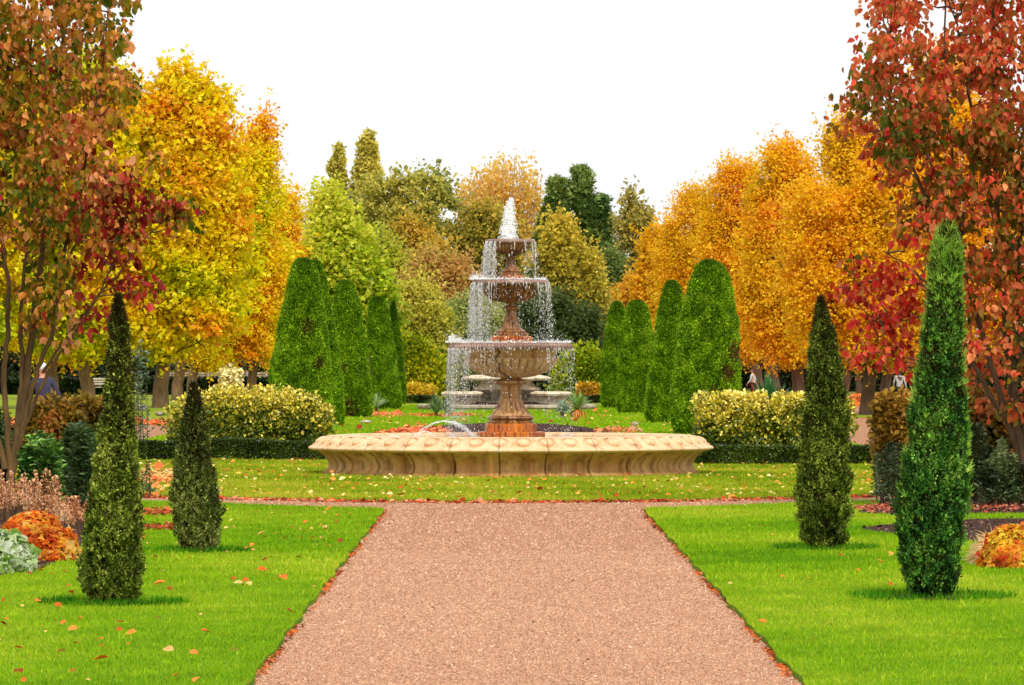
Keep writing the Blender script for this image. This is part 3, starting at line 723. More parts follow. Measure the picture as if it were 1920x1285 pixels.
# ------------------------------------------------------------------ the far fountain
FD = 188.0; FM = FD/F
def FZ(y): return CH-(y-VY)*FM
far = empty('far_stone_fountain', ((950-VX)*FM, FD, 0), 'pale far stone fountain with scalloped basins, seen below the near bowl', 'fountain')
fx = (950-VX)*FM
def far_rev(name, prof, mat, cx=fx, cy=FD, segs=96, disp=None):
    return revolve(name, [(p*FM, FZ(y)) for p, y in prof], segs, cx, cy, mat, far, disp)
far_rev('outer_kerb', [(165, 771), (165, 765), (169, 763.5), (169, 759.5), (161, 758), (152, 758), (152, 764)], M_GREYST)
far_rev('soil_bed', [(153, 761), (90, 756), (1, 752)], M_SOIL)
for sx in (-1, 1):
    cx = fx+sx*83*FM
    far_rev('side_basin', [(24, 762), (25, 756), (28, 748), (33, 743), (37, 741.5), (38.5, 738), (36.5, 735), (30, 734), (26, 738)], M_PALE, cx, FD-1.0, 72, lambda R, Z, TH: (R*(1+.05*np.abs(np.sin(TH*6))), Z))
    far_rev('side_basin_water', [(31, 736.5), (.2, 736.5)], M_WATER, cx, FD-1.0, 32)
far_rev('back_basin', [(60, 762), (64, 748), (70, 742), (74, 738), (70, 735), (60, 734), (56, 738)], M_PALE, fx, FD+2.2, 72)
far_rev('centre_pedestal', [(40, 760), (37, 752), (50, 735), (62, 731), (64, 728), (55, 725), (48, 716), (52, 713)], M_PALE)
far_rev('centre_basin', [(50, 714), (62, 714), (78, 712.5), (80, 709.5), (72, 706), (60, 703.5), (44, 703), (30, 706), (1, 706)], M_PALE, disp=lambda R, Z, TH: (R*(1+.07*np.cos(TH*4)*(Z > FZ(715))), Z))

# ------------------------------------------------------------------ junipers on the near lawn
OLV = [(60, 72, 18), (102, 120, 32), (144, 160, 54), (184, 190, 88)]
def clumpy(name, label, rows, d, nsprig, per, sl, cols, seed, stem, top=None, lift=1.0, group='junipers on the near lawns', rough=.16, lumpa=.15, lumpf=9, leafk=.42, ink=.80, tip=0, bright=.25, patches=()):
    """upright conifer made of many leafy sprigs"""
    ys, f = rows_fn(rows); m = d/F
    a, b = f(ys[-1]); bx = ((a+b)/2-VX)*m
    root = empty(name, (bx, d, 0), label, 'conifer', group); zt0 = CH-(ys[0]-VY)*m
    yy = np.linspace(ys[0], ys[-1], 300); aa, bb = f(yy); wt = np.maximum(bb-aa, 8)
    def pts(n, kin):
        y = np.interp(rng.uniform(0, 1, n), np.cumsum(wt)/wt.sum(), yy); a, b = f(y)
        th = rng.uniform(0, 2*PI, n); fl = (np.sin(th) > 0) & (rng.uniform(0, 1, n) < .35); th[fl] = -th[fl]
        hw_ = (b-a)/2*m; hw_ = np.maximum(hw_-sl*.3, hw_*.25); mid = ((a+b)/2-VX)*m
        base = np.stack([mid+hw_*np.cos(th), d+hw_*np.sin(th), CH-(y-VY)*m], 1)
        k = kin(n)*(1+lumpa*Noise(seed+9, 16)(base, lumpf))
        X = np.stack([mid+hw_*k*np.cos(th), d+hw_*k*np.sin(th), CH-(y-VY)*m], 1)
        return X, np.stack([np.cos(th), np.sin(th), np.zeros(n)], 1)
    X, out = pts(nsprig, lambda n: np.clip(1-np.abs(rng.normal(size=n))*rough, .5, 1))
    ax = unit(out*.42+np.array([0, 0, lift])+rng.normal(size=(nsprig, 3))*.28)
    sp_col = tints(X, cols, 4, seed, .30, .3, bright=bright)
    if tip: g = np.clip(1-(zt0-X[:, 2])/tip, 0, 1)[:, None]*rng.uniform(.5, 1, (nsprig, 1)); sp_col = sp_col*(1-g)+np.array(L(120, 166, 60))*g
    idx = np.repeat(np.arange(nsprig), per); n = len(idx); t = np.tile(np.linspace(0, 1, per), nsprig)
    C = X[idx]+ax[idx]*((t-.75)*sl)[:, None]+rng.normal(size=(n, 3))*sl*.07
    side = rv(n); A = unit(ax[idx]*.75+side*.65); N = unit(np.cross(A, rv(n)))
    col = sp_col[idx]*np.exp(rng.normal(size=(n, 1))*.18)
    for (qx, qy, qr) in patches:
        pxx, pyy = X[:, 0]/m+VX, VY-(X[:, 2]-CH)/m
        g = (((pxx-qx)/qr)**2+((pyy-qy)/(qr*1.3))**2 < rng.uniform(.3, 1.3, nsprig)) & (rng.uniform(0, 1, nsprig) < .7); col = np.where(g[idx][:, None], col*0+np.array(L(112, 74, 40))*rng.uniform(.6, 1.2, (n, 1)), col)
    size = sl*leafk*(1.15-.5*t)*np.exp(rng.normal(size=n)*.2)
    V1 = cloud_mesh(name+'_foliage', C, A, N, size, col, T_DIA, .95)
    link('foliage', V1, M_NEEDLE, root)
    # inner twiggy foliage that closes the body; darker tint stands in for shaded gaps
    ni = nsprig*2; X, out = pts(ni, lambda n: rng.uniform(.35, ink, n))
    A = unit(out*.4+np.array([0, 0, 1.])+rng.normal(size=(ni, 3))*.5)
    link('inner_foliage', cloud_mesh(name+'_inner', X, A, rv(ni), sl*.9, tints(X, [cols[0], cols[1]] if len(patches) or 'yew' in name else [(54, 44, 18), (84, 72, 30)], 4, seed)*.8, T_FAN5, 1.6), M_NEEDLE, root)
    zt = CH-(ys[0]-VY)*m; xt = (f(ys[0])[0]-VX)*m
    paths = [(curve((bx, d, -.03), (xt, d, zt-.05), None, 10, .008), np.linspace(stem, stem*.15, 10))]
    for i in range(22):
        q = rng.uniform(0, 2*PI); z0 = rng.uniform(.02, .3)*zt
        yv = VY-(z0+.2*zt-CH)/m; l, r_ = f(yv); h = (r_-l)/2*m*.75
        paths.append((curve((bx, d, z0*.3), (bx+h*math.cos(q), d+h*math.sin(q), z0+.2*zt), (h*math.cos(q)*.1, 0, 0), 6), np.linspace(stem*.4, stem*.1, 6)))
    V, Fc = tubes(paths, 6); link('trunk', mesh_np(name+'_trunk', V, Fc, None, True), M_BARKD, root)
    return root
clumpy('juniper', 'tall slender olive-green juniper, the larger of the two on the left lawn',
    [(556, (220, 223)), (575, (213, 230)), (600, (205, 240)), (650, (200, 247)), (700, (196, 252)), (750, (192, 256)), (800, (185, 258)), (850, (178, 262)), (900, (170, 266)), (950, (162, 270)), (1000, (156, 273)), (1050, (150, 277)), (1090, (149, 278)), (1112, (158, 270)), (1131, (180, 250))],
    40.0, 5600, 8, .062, OLV, 11, .035)
clumpy('juniper', 'short olive-green juniper before the golden hedge, smaller of the two on the left lawn',
    [(722, (361, 364)), (740, (352, 374)), (770, (342, 384)), (800, (334, 391)), (850, (326, 401)), (900, (322, 409)), (950, (320, 414)), (1000, (325, 415)), (1020, (332, 410)), (1034, (345, 398))],
    50.7, 3300, 8, .062, [(46, 64, 20), (92, 106, 38), (134, 144, 62), (166, 172, 90)], 12, .03)
clumpy('juniper', 'dark olive juniper, the smaller of the two on the right lawn',
    [(560, (1537, 1541)), (580, (1528, 1552)), (610, (1519, 1564)), (650, (1514, 1575)), (700, (1508, 1583)), (750, (1505, 1588)), (800, (1500, 1592)), (850, (1495, 1596)), (900, (1493, 1598)), (950, (1493, 1597)), (1000, (1499, 1593)), (1018, (1506, 1588)), (1029, (1516, 1574))],
    51.4, 5400, 8, .062, [(48, 60, 14), (84, 102, 26), (118, 136, 40), (154, 166, 66)], 13, .035)
J4 = [(424, (1774, 1778)), (436, (1764, 1788)), (455, (1755, 1797)), (480, (1748, 1802)), (520, (1742, 1804)), (600, (1731, 1808)), (700, (1716, 1812)), (800, (1703, 1818)), (850, (1694, 1820)), (900, (1687, 1821)), (950, (1683, 1818)), (1000, (1683, 1814)), (1050, (1689, 1808)), (1090, (1698, 1798)), (1119, (1712, 1782))]
j4 = clumpy('juniper', 'tall blue-green feathery juniper with pale shoots at its tip, nearest on the right lawn', J4, 40.9, 8000, 8, .075, [(26, 62, 24), (54, 104, 36), (88, 142, 50), (132, 176, 66)], 14, .045, lift=1.5, leafk=.36, tip=.95)
# feathery pale shoots, mostly at the top and along the edges
n = 1000; ys, f = rows_fn(J4); y = np.where(rng.uniform(0, 1, n) < .62, 425+np.abs(rng.normal(size=n))*70, rng.uniform(430, 1000, n)); a, b = f(y); th = np.where(y > 600, rng.choice([0, PI], n)+rng.normal(size=n)*.5, rng.uniform(0, 2*PI, n)); m = 40.9/F
hwm = (b-a)/2*m; X = np.stack([((a+b)/2-VX)*m+hwm*.97*np.cos(th), 40.9+hwm*.97*np.sin(th), CH-(y-VY)*m], 1)
A = unit(np.stack([np.cos(th), np.sin(th), np.zeros(n)], 1)*.35+np.array([0, 0, 1.2])+rng.normal(size=(n, 3))*.25)
link('young_shoots', cloud_mesh('shoots', X, A, rv(n), .055*np.exp(rng.normal(size=n)*.3), tints(X, [(110, 160, 50), (144, 184, 60), (180, 204, 90)], 3, 5), T_FAN5, .6), M_NEEDLE, j4)

# ------------------------------------------------------------------ clipped yews
YEW = [(68, 108, 6), (104, 150, 10), (136, 178, 16), (170, 204, 36)]
def yew(label, rows, d, n=17000, seed=1, patches=()):
    y0, y1 = rows[0][0], max(r[0] for r in rows); out = []
    for y, (a, b) in rows:
        k = .94*(.82+.18*min((y-y0)/(y1-y0)/.38, 1)**.8); c = (a+b)/2; out.append((y, (c-(c-a)*k, c+(b-c)*k)))
    rows = out
    return clumpy('clipped_yew', label, rows, d, int(n*.85), 6, .13, YEW, seed, .09, lift=.6, group='clipped yews lining the fountain walk', rough=.045, lumpa=.03, lumpf=4, leafk=.36, ink=.90, bright=.2, patches=patches)
yew('broad clipped yew behind the golden hedge, nearest of the left row',
    [(490, (552, 582)), (498, (541, 598)), (520, (533, 606)), (550, (528, 611)), (600, (518, 617)), (650, (510, 622)), (700, (500, 626)), (750, (496, 630)), (790, (495, 632)), (812, (505, 622))], 132, 21000, 21, ((580, 610, 12), (600, 680, 10)))
yew('clipped yew half hidden behind the nearest left yew, second of the left row',
    [(494, (580, 604)), (510, (574, 613)), (540, (570, 620)), (590, (564, 628)), (640, (560, 637)), (700, (556, 646)), (760, (552, 652)), (788, (556, 650)), (800, (564, 642))], 143, 17000, 22)
yew('clipped yew with a bare brown foot, third of the left row',
    [(530, (632, 662)), (540, (625, 671)), (560, (620, 678)), (600, (619, 685)), (650, (621, 692)), (700, (625, 698)), (750, (632, 704)), (773, (638, 702)), (783, (648, 694))], 164, 14000, 23, ((655, 765, 17), (640, 690, 12)))
yew('clipped yew, fourth of the left row, beside the pale spiky plant',
    [(560, (694, 722)), (570, (687, 730)), (600, (684, 736)), (650, (686, 743)), (700, (690, 750)), (740, (695, 757)), (760, (700, 755)), (768, (708, 748))], 189, 13000, 24)
yew('narrowest and farthest clipped yew of the left row',
    [(568, (733, 741)), (585, (729, 746)), (620, (726, 752)), (680, (726, 759)), (740, (730, 765)), (758, (738, 760))], 206, 9000, 25)
yew('largest clipped yew of the right row, behind the right golden hedge',
    [(493, (1312, 1348)), (501, (1296, 1366)), (520, (1285, 1378)), (560, (1275, 1385)), (600, (1268, 1390)), (650, (1262, 1393)), (700, (1256, 1395)), (750, (1251, 1395)), (790, (1251, 1392)), (816, (1262, 1382))], 127, 22000, 26, ((1378, 660, 18), (1362, 700, 14), (1340, 740, 14)))
yew('slim clipped yew just left of the largest right yew',
    [(531, (1247, 1272)), (542, (1238, 1282)), (570, (1232, 1287)), (600, (1226, 1290)), (650, (1219, 1292)), (700, (1212, 1292)), (760, (1204, 1290)), (784, (1207, 1287)), (794, (1216, 1280))], 150, 15000, 27)
yew('clipped yew, third of the right row, overlapping the farthest one',
    [(567, (1178, 1210)), (576, (1169, 1221)), (600, (1163, 1226)), (650, (1158, 1231)), (700, (1153, 1232)), (750, (1151, 1230)), (768, (1154, 1227)), (776, (1162, 1220))], 176, 14000, 28)
yew('farthest clipped yew of the right row',
    [(569, (1147, 1168)), (580, (1138, 1176)), (620, (1131, 1181)), (660, (1127, 1183)), (700, (1124, 1184)), (750, (1122, 1184)), (767, (1129, 1180))], 193, 12000, 29)

# ------------------------------------------------------------------ hedges and shrubs
def shrub(name, label, rows, d, n, leaf, cols, group=None, shape=T_OVAL, cat='shrub', mat=M_GLOSS, seed=1, clump=.16, per=40, up=.4,
          freq=2, depth=.8, spread=.28, tint_fn=None, stems=10, droop=0, flat=.8, outer=.35, gmask=None):
    ys, f = rows_fn(rows); m = d/F; a, b = f(ys[-1]); bx = ((a+b)/2-VX)*m
    root = empty(name, (bx, d, 0), label, cat, group)
    nc = max(4, n//per); C = sample_volume(rows, d, nc, depth, outer, .6)
    idx = np.repeat(np.arange(nc), per); k = len(idx); dirs = rv(k)
    X = C[idx]+dirs*(rng.uniform(0, 1, k)**.5*clump*rng.uniform(.7, 1.2, nc)[idx])[:, None]*np.array([1, 1, flat])
    X[:, 2] = np.maximum(X[:, 2], .02)
    N = unit(dirs*.5+np.array([0, -.2, up])+rng.normal(size=(k, 3))*.6); A = unit(dirs*.7+rng.normal(size=(k, 3))*.5+np.array([0, 0, .3-droop]))
    col = tints(X, cols, freq, seed, spread) if tint_fn is None else tint_fn(X)
    link('foliage', cloud_mesh(name+'_foliage', X, A, N, leaf*np.exp(rng.normal(size=k)*.22), col, shape), mat, root)
    paths = []
    for i in range(stems):
        e = C[rng.integers(nc)]; s = np.array([bx+(e[0]-bx)*.5, d+(e[1]-d)*.4, -.02]); r0 = .012+.004*max(e[2], 0)
        paths.append((curve(s, e, None, 6, .02), np.linspace(r0, r0*.3, 6)))
    V, Fc = tubes(paths, 5); link('stems', mesh_np(name+'_stems', V, Fc, None, True), M_BARKD, root)
    return root
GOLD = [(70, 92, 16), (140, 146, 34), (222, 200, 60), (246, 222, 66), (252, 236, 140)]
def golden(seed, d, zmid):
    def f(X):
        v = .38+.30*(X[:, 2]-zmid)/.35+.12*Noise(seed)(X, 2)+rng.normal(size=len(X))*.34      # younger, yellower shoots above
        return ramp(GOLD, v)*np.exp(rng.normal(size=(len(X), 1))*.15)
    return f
shrub('golden_hedge', 'variegated golden euonymus hedge in front of the left clipped yews',
    [(732, (385, 540)), (742, (352, 588)), (754, (332, 604)), (770, (316, 618)), (800, (310, 622)), (830, (318, 616)), (846, (330, 600))],
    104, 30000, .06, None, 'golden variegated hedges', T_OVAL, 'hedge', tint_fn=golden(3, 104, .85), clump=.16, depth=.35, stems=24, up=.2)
shrub('golden_hedge', 'variegated golden euonymus hedge in front of the largest right yew',
    [(742, (1310, 1590)), (752, (1302, 1598)), (780, (1298, 1602)), (810, (1299, 1602)), (836, (1304, 1598)), (850, (1312, 1590))],
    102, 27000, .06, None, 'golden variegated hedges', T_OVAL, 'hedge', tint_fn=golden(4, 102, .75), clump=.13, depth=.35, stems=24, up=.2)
shrub('golden_hedge', 'small far golden hedge left of the far fountain',
    [(723, (768, 806)), (730, (765, 811)), (748, (766, 810))], 222, 3500, .09, [(150, 130, 20), (206, 176, 20), (226, 200, 50)], 'golden variegated hedges', T_DIA, 'hedge', clump=.2, depth=.5)
shrub('golden_hedge', 'small far golden hedge right of the far fountain',
    [(721, (1088, 1122)), (728, (1084, 1126)), (750, (1084, 1126))], 222, 3500, .09, [(150, 120, 20), (206, 160, 20), (226, 190, 50)], 'golden variegated hedges', T_DIA, 'hedge', clump=.2, depth=.5)
shrub('variegated_shrub', 'pale cream-leaved variegated shrub rising above the left golden hedge',
    [(692, (424, 440)), (706, (416, 446)), (724, (414, 448)), (760, (412, 448))], 108, 2600, .085, [(150, 120, 40), (214, 190, 100), (240, 226, 160)], None, T_OVAL, droop=1.2, clump=.12, stems=12, seed=6)
def box_hedge(name, label, x0, x1, ytop, ybot, d, depth, n, leaf, cols, group, cat='hedge', seed=1):
    m = d/F; X0, X1 = (x0-VX)*m, (x1-VX)*m; zt = CH-(ytop-VY)*m
    root = empty(name, ((X0+X1)/2, d, 0), label, cat, group)
    face = rng.uniform(0, 1, n); X = rng.uniform(X0, X1, n); Y = rng.uniform(d, d+depth, n); Z = rng.uniform(.02, zt, n)
    fr = face < .5; tp = (face >= .5) & (face < .85)
    Y[fr] = d+np.abs(rng.normal(size=fr.sum()))*.04; Z[tp] = zt-np.abs(rng.normal(size=tp.sum()))*.03
    sd_ = face > .95; X[sd_] = np.where(rng.uniform(0, 1, sd_.sum()) < .5, X0, X1)
    P_ = np.stack([X, Y, Z], 1); P_ += rng.normal(size=P_.shape)*leaf*.25
    P_[:, 1] += .06*Noise(seed)(P_, .8); P_[:, 2] += .02*Noise(seed+1)(P_, 1.2); P_[:, 2] = np.maximum(P_[:, 2], .01)
    A = unit(np.array([0, -.5, .6])+rng.normal(size=(n, 3))*.8)
    link('foliage', cloud_mesh(name+'_f', P_, A, rv(n), leaf*np.exp(rng.normal(size=n)*.2), tints(P_, cols, 2, seed, .3), T_DIA, 1.3), M_GLOSS, root)
    paths = [(curve((x, d+depth/2, -.02), (x+random.uniform(-.1, .1), d+depth*random.uniform(.2, .8), zt*.85), None, 4), [.02, .015, .01, .005]) for x in np.arange(X0+.15, X1-.1, .35)]
    V, Fc = tubes(paths, 5); link('stems', mesh_np(name+'_s', V, Fc, None, True), M_BARKD, root); return root
BOX = [(24, 34, 8), (46, 62, 16), (72, 92, 28), (104, 124, 44)]
box_hedge('box_hedge', 'low dark box hedge left of the near fountain', 262, 640, 828, 865, 95.5, .55, 26000, .035, BOX, 'low box hedges', seed=31)
box_hedge('box_hedge', 'low dark box hedge right of the near fountain', 1270, 1700, 839, 873, 91.5, .55, 28000, .035, BOX, 'low box hedges', seed=33)
box_hedge('box_hedge', 'small far low hedge left of the far fountain', 758, 815, 745, 757, 214, .8, 2500, .08, BOX, 'low box hedges', seed=35)
box_hedge('box_hedge', 'small far low hedge right of the far fountain', 1080, 1128, 745, 757, 214, .8, 2500, .08, BOX, 'low box hedges', seed=36)
box_hedge('tall_hedge', 'long dark clipped hedge behind the left tree trunks', -60, 500, 713, 748, 262, 2.0, 26000, .14, [(14, 26, 6), (26, 42, 10), (44, 62, 18)], None, seed=37)

def fam(g): return g
# yellow-green shrubs behind
shrub('yellow_green_shrub', 'yellow-green shrub left of the fountain, beyond the far yew', [(636, (758, 778)), (650, (755, 800)), (675, (753, 820)), (700, (753, 836)), (730, (756, 846)), (748, (765, 840))],
    240, 11000, .14, [(70, 110, 10), (140, 160, 16), (196, 196, 20), (226, 210, 30)], None, T_OVAL, clump=.6, per=50, freq=.7, seed=41, mat=M_LEAF)
shrub('yellow_green_shrub', 'yellow-green shrub right of the fountain, before the far right yew', [(655, (1086, 1118)), (668, (1066, 1132)), (690, (1048, 1142)), (720, (1040, 1140)), (748, (1050, 1136))],
    240, 9000, .14, [(70, 110, 10), (130, 160, 16), (180, 190, 20), (206, 206, 40)], None, T_OVAL, clump=.6, per=50, freq=.7, seed=42, mat=M_LEAF)

# sword-leaved plants
def sword(label, px, py_base, d, rpx, n, cols, seed, name='yucca', skirt=False, width=.055, up=.4, hfac=1.0):
    m = d/F; b = np.array([(px-VX)*m, d, max(0, CH-(py_base-VY)*m)]); root = empty(name, (b[0], d, 0), label, 'yucca')
    r = np.random.default_rng(seed); VV, FF, CC = [], [], []; off = 0
    for i in range(n):
        th = r.uniform(0, 2*PI); el = r.uniform(up, 1.5); Ln = rpx*m*r.uniform(.75, 1.05)*hfac
        dirh = np.array([math.cos(th), math.sin(th), 0]); sidev = np.array([-math.sin(th), math.cos(th), 0]); t = np.linspace(0, 1, 6)
        rad = Ln*math.cos(el)*t; z = Ln*math.sin(el)*t-.22*Ln*t**2.2*math.cos(el)
        wd = width*np.array([.5, .9, 1, .8, .5, .03]); c = b+dirh*rad[:, None]+np.array([0, 0, 1.])*z[:, None]
        VV.append(np.concatenate([c-sidev*wd[:, None]/2, c+sidev*wd[:, None]/2+np.array([0, 0, .004])])); FF += [(off+k, off+k+1, off+k+7, off+k+6) for k in range(5)]
        cc = ramp(cols, np.array([r.uniform(0, 1)]))[0]; CC.append(np.repeat(cc[None], 12, 0)); off += 12
    link('leaves', mesh_np('yucca_leaves', np.concatenate(VV), np.array(FF), np.concatenate(CC)), M_GLOSS, root)
    V, Fc = tubes([(curve((b[0], d, -.02), (b[0], d, b[2]+.08), None, 5), [.05, .06, .055, .05, .04])], 8)
    link('stem', mesh_np('yucca_stem', V, Fc, None, True), M_BARKD, root)
    if skirt:
        VV, FF, off = [], [], 0
        for i in range(40):
            th = r.uniform(0, 2*PI); dh = np.array([math.cos(th), math.sin(th), 0]); sv = np.array([-math.sin(th), math.cos(th), 0]); l = r.uniform(.25, .4)
            p = [b+dh*.04, b+dh*l*.7+np.array([0, 0, -.08]), b+dh*l*.9+np.array([0, 0, -l*.9])]
            p = [np.maximum(q, [-99, 0, .01]) for q in p]
            VV += [p[0]-sv*.015, p[0]+sv*.015, p[1]+sv*.02, p[1]-sv*.02, p[2]+sv*.01, p[2]-sv*.01]; FF += [(off, off+1, off+2, off+3), (off+3, off+2, off+4, off+5)]; off += 6
        link('dead_leaves', mesh_np('skirt', np.array(VV), np.array(FF), np.repeat(np.array([L(206, 130, 60)]), off, 0)), M_LITTER, root)
    return root
YC = [(60, 96, 50), (110, 140, 84), (156, 176, 120)]
sword('grey-green spiky yucca left of the far fountain, taller', 818, 775, 165, 40, 70, YC, 1, width=.05)
sword('grey-green spiky yucca touching the left falling water, beside another', 838, 773, 168, 40, 60, YC, 2, width=.05)
sword('green spiky yucca with a skirt of orange dead leaves right of the far fountain', 1082, 768, 160, 42, 90, [(90, 130, 50), (130, 164, 70), (170, 196, 110)], 3, skirt=True, width=.05)
sword('blue-grey agave-like clump left of the orange-skirted yucca', 1054, 776, 162, 30, 90, [(100, 130, 110), (140, 164, 140), (180, 196, 170)], 4, width=.06, up=.1)
sword('big upright deep green yucca behind the right golden hedge', 1440, 775, 112, 78, 110, [(30, 80, 40), (60, 116, 60), (110, 160, 100)], 5, width=.075, up=.55)
sword('low green yucca at the foot of the largest right yew', 1400, 785, 114, 50, 50, [(30, 70, 30), (50, 100, 40), (90, 140, 70)], 8, width=.06, up=.4)
sword('pale spiky plant between the third and fourth left yews', 706, 765, 178, 30, 70, [(120, 150, 90), (170, 196, 140), (206, 220, 170)], 6, width=.05)

# left border
shrub('brown_hydrangea', 'brown-leaved fading shrub in front of the man at the left border', [(748, (95, 130)), (756, (60, 210)), (775, (40, 225)), (810, (30, 225)), (850, (40, 215)), (880, (60, 200))],
    84, 9000, .085, [(84, 66, 20), (126, 102, 28), (158, 132, 40), (176, 110, 50)], None, T_OVAL, clump=.16, seed=51, mat=M_LEAF, droop=.5, stems=20)
def whorls(name, label, x0, x1, ytops, ybase, d, n, leaf, cols, seed, cat='shrub', group=None, per=46):
    """upright leafy stems, leaves whorled round each"""
    m = d/F; r = np.random.default_rng(seed); root = empty(name, (((x0+x1)/2-VX)*m, d, 0), label, cat, group)
    Cs, As, paths = [], [], []
    for i in range(n):
        u = (i+.5)/n; px = x0+(x1-x0)*u+r.normal()*3; yt = np.interp(u, np.linspace(0, 1, len(ytops)), ytops)+abs(r.normal())*16
        zt = CH-(yt-VY)*m; Y = d+r.uniform(-.45, .45); X = (px-VX)*m; lean = r.normal()*.05
        t = r.uniform(.04, 1, per)**.85; C = np.stack([X+lean*t, np.full(per, Y), .02+t*(zt-.02)], 1); C[:, :2] += r.normal(size=(per, 2))*.035*(1.2-t)[:, None]
        th = r.uniform(0, 2*PI, per); A = np.stack([np.cos(th), np.sin(th), r.uniform(-.1, .9, per)], 1); Cs.append(C); As.append(A)
        paths.append((curve((X, Y, -.02), (X+lean, Y, zt), None, 5), np.linspace(.01, .004, 5)))
    C = np.concatenate(Cs); A = np.concatenate(As); k = len(C)
    N = unit(np.array([0, 0, 1.])+rng.normal(size=(k, 3))*.4)
    link('foliage', cloud_mesh(name+'_f', C, A, N, leaf*np.exp(rng.normal(size=k)*.2), tints(C, cols, 3, seed, .28), T_OVAL, .55), M_GLOSS, root)
    V, Fc = tubes(paths, 5); link('stems', mesh_np(name+'_s', V, Fc, None, True), M_BARKD, root); return root
DG = [(44, 74, 36), (74, 110, 56), (112, 146, 84), (158, 184, 124)]
whorls('evergreen_shrub', 'dark blue-green leafy shrub just left of the large left juniper', 108, 192, [815, 790, 800, 820], 950, 66, 34, .085, DG, 61, per=150)
whorls('evergreen_shrub', 'lighter green upright-stemmed shrub behind the beige flower spikes', 48, 112, [850, 800, 830, 815], 960, 63, 26, .085, [(44, 90, 30), (80, 130, 46), (120, 164, 66), (166, 196, 100)], 62, per=150)
whorls('evergreen_shrub', 'green shrub cut by the left picture edge behind the multi-stemmed tree', -45, 18, [740, 760, 790], 960, 66, 22, .085, [(20, 50, 20), (44, 84, 36), (84, 124, 60), (140, 170, 90)], 63, per=150)
whorls('evergreen_shrub', 'slim silvery whorled plant beside the large left juniper, before the trunks', 258, 276, [640, 650], 780, 96, 5, .10, [(40, 66, 40), (96, 120, 90), (160, 176, 150)], 64, per=70)
whorls('evergreen_shrub', 'low grey-green plant right of the large left juniper', 262, 285, [860, 880], 935, 72, 5, .06, DG, 65, per=40)
# beige flower spikes
def spikes(label, x0, x1, ylo, yhi, d, n, seed, group='beige flower spikes of the left border'):
    m = d/F; r = np.random.default_rng(seed); root = empty('astilbe', (((x0+x1)/2-VX)*m, d, 0), label, 'plant', group)
    Cs, As, Sz, paths = [], [], [], []
    for i in range(n):
        px = r.uniform(x0, x1); zt = CH-(r.uniform(ylo, yhi)-VY)*m; X = (px-VX)*m; Y = d+r.uniform(-.4, .4); lx = r.normal()*.07
        k = 90; t = r.uniform(.35, 1, k); th = r.uniform(0, 2*PI, k); rad = .055*(1.05-t)**.8*r.uniform(.2, 1, k)*1.5
        Cs.append(np.stack([X+lx*t+rad*np.cos(th), Y+rad*np.sin(th), t*zt+rad*.4], 1)); As.append(np.stack([np.cos(th), np.sin(th), np.full(k, .7)], 1)); Sz.append(np.full(k, .02))
        paths.append((curve((X, Y, 0), (X+lx, Y, zt), None, 4), [.005, .004, .003, .0015]))
    C = np.concatenate(Cs); k = len(C)
    link('flower_spikes', cloud_mesh('spikes', C, np.concatenate(As), rv(k), np.concatenate(Sz)*np.exp(rng.normal(size=k)*.3), tints(C, [(150, 84, 56), (206, 140, 96), (232, 176, 130), (240, 200, 160)], 3, seed), T_DIA, 1.4), M_LITTER, root)
    V, Fc = tubes(paths, 5); link('stems', mesh_np('st', V, Fc, None, True), M_BARKY, root)
    return root
spikes('tall beige feathery flower spikes at the left edge behind the orange foliage', -20, 42, 876, 930, 60, 34, 1)
spikes('beige feathery flower spikes in the middle of the left border clump', 48, 104, 880, 940, 59, 30, 2)
spikes('short beige flower spikes nearest the large left juniper', 98, 152, 930, 985, 57, 26, 3)
# orange heucheras
def mound(name, label, px, hwpx, ytop, d, n, leaf, cols, seed, shape=T_MAPLE, cat='plant', group=None, mat=M_LEAF, depth=1.0, wid=1.0):
    m = d/F; cx = (px-VX)*m; R_ = hwpx*m; H = CH-(ytop-VY)*m; root = empty(name, (cx, d, 0), label, cat, group)
    dirs = rv(n); dirs[:, 2] = np.abs(dirs[:, 2]); k = rng.uniform(.72, 1.02, n)*(1+.10*Noise(seed)(dirs, 2.2))
    X = np.stack([cx+dirs[:, 0]*R_*k, d+dirs[:, 1]*R_*depth*k, dirs[:, 2]*H*k+.01], 1)
    N = unit(dirs+rng.normal(size=(n, 3))*.35); A = unit(np.cross(N, rv(n))+np.array([0, 0, -.5])+dirs*.4)
    link('leaves', cloud_mesh(name+'_l', X, A, N, leaf*np.exp(rng.normal(size=n)*.25), tints(X, cols, 5, seed, .26), shape, wid), mat, root)
    paths = [(curve((cx, d, 0), X[i], None, 4), [.005, .004, .003, .002]) for i in range(0, n, max(1, n//60))]
    V, Fc = tubes(paths, 5); link('stems', mesh_np('st', V, Fc, None, True), M_BARKY, root); return root
HEU = [(196, 60, 20), (230, 110, 26), (240, 150, 40), (240, 190, 50), (236, 200, 120)]
mound('heuchera', 'mound of orange and yellow foliage at the front of the left border', 62, 68, 962, 50.5, 3600, .05, HEU, 71, group='orange foliage mounds')
mound('heuchera', 'lower amber foliage mound reaching the lawn beside the orange mound', 100, 48, 990, 48.5, 2200, .05, HEU, 72, group='orange foliage mounds')
mound('heuchera', 'yellow and red foliage mound cut by the right picture edge', 1892, 55, 988, 46.8, 2800, .05, [(206, 50, 40), (230, 120, 40), (240, 180, 40), (244, 210, 70)], 73, group='orange foliage mounds')
mound('pale_grass_tuft', 'pale straw coloured tuft beside the right foliage mound', 1860, 36, 1008, 47.6, 1500, .10, [(214, 160, 100), (230, 190, 130), (236, 210, 160)], 74, T_BLADE, wid=.12)
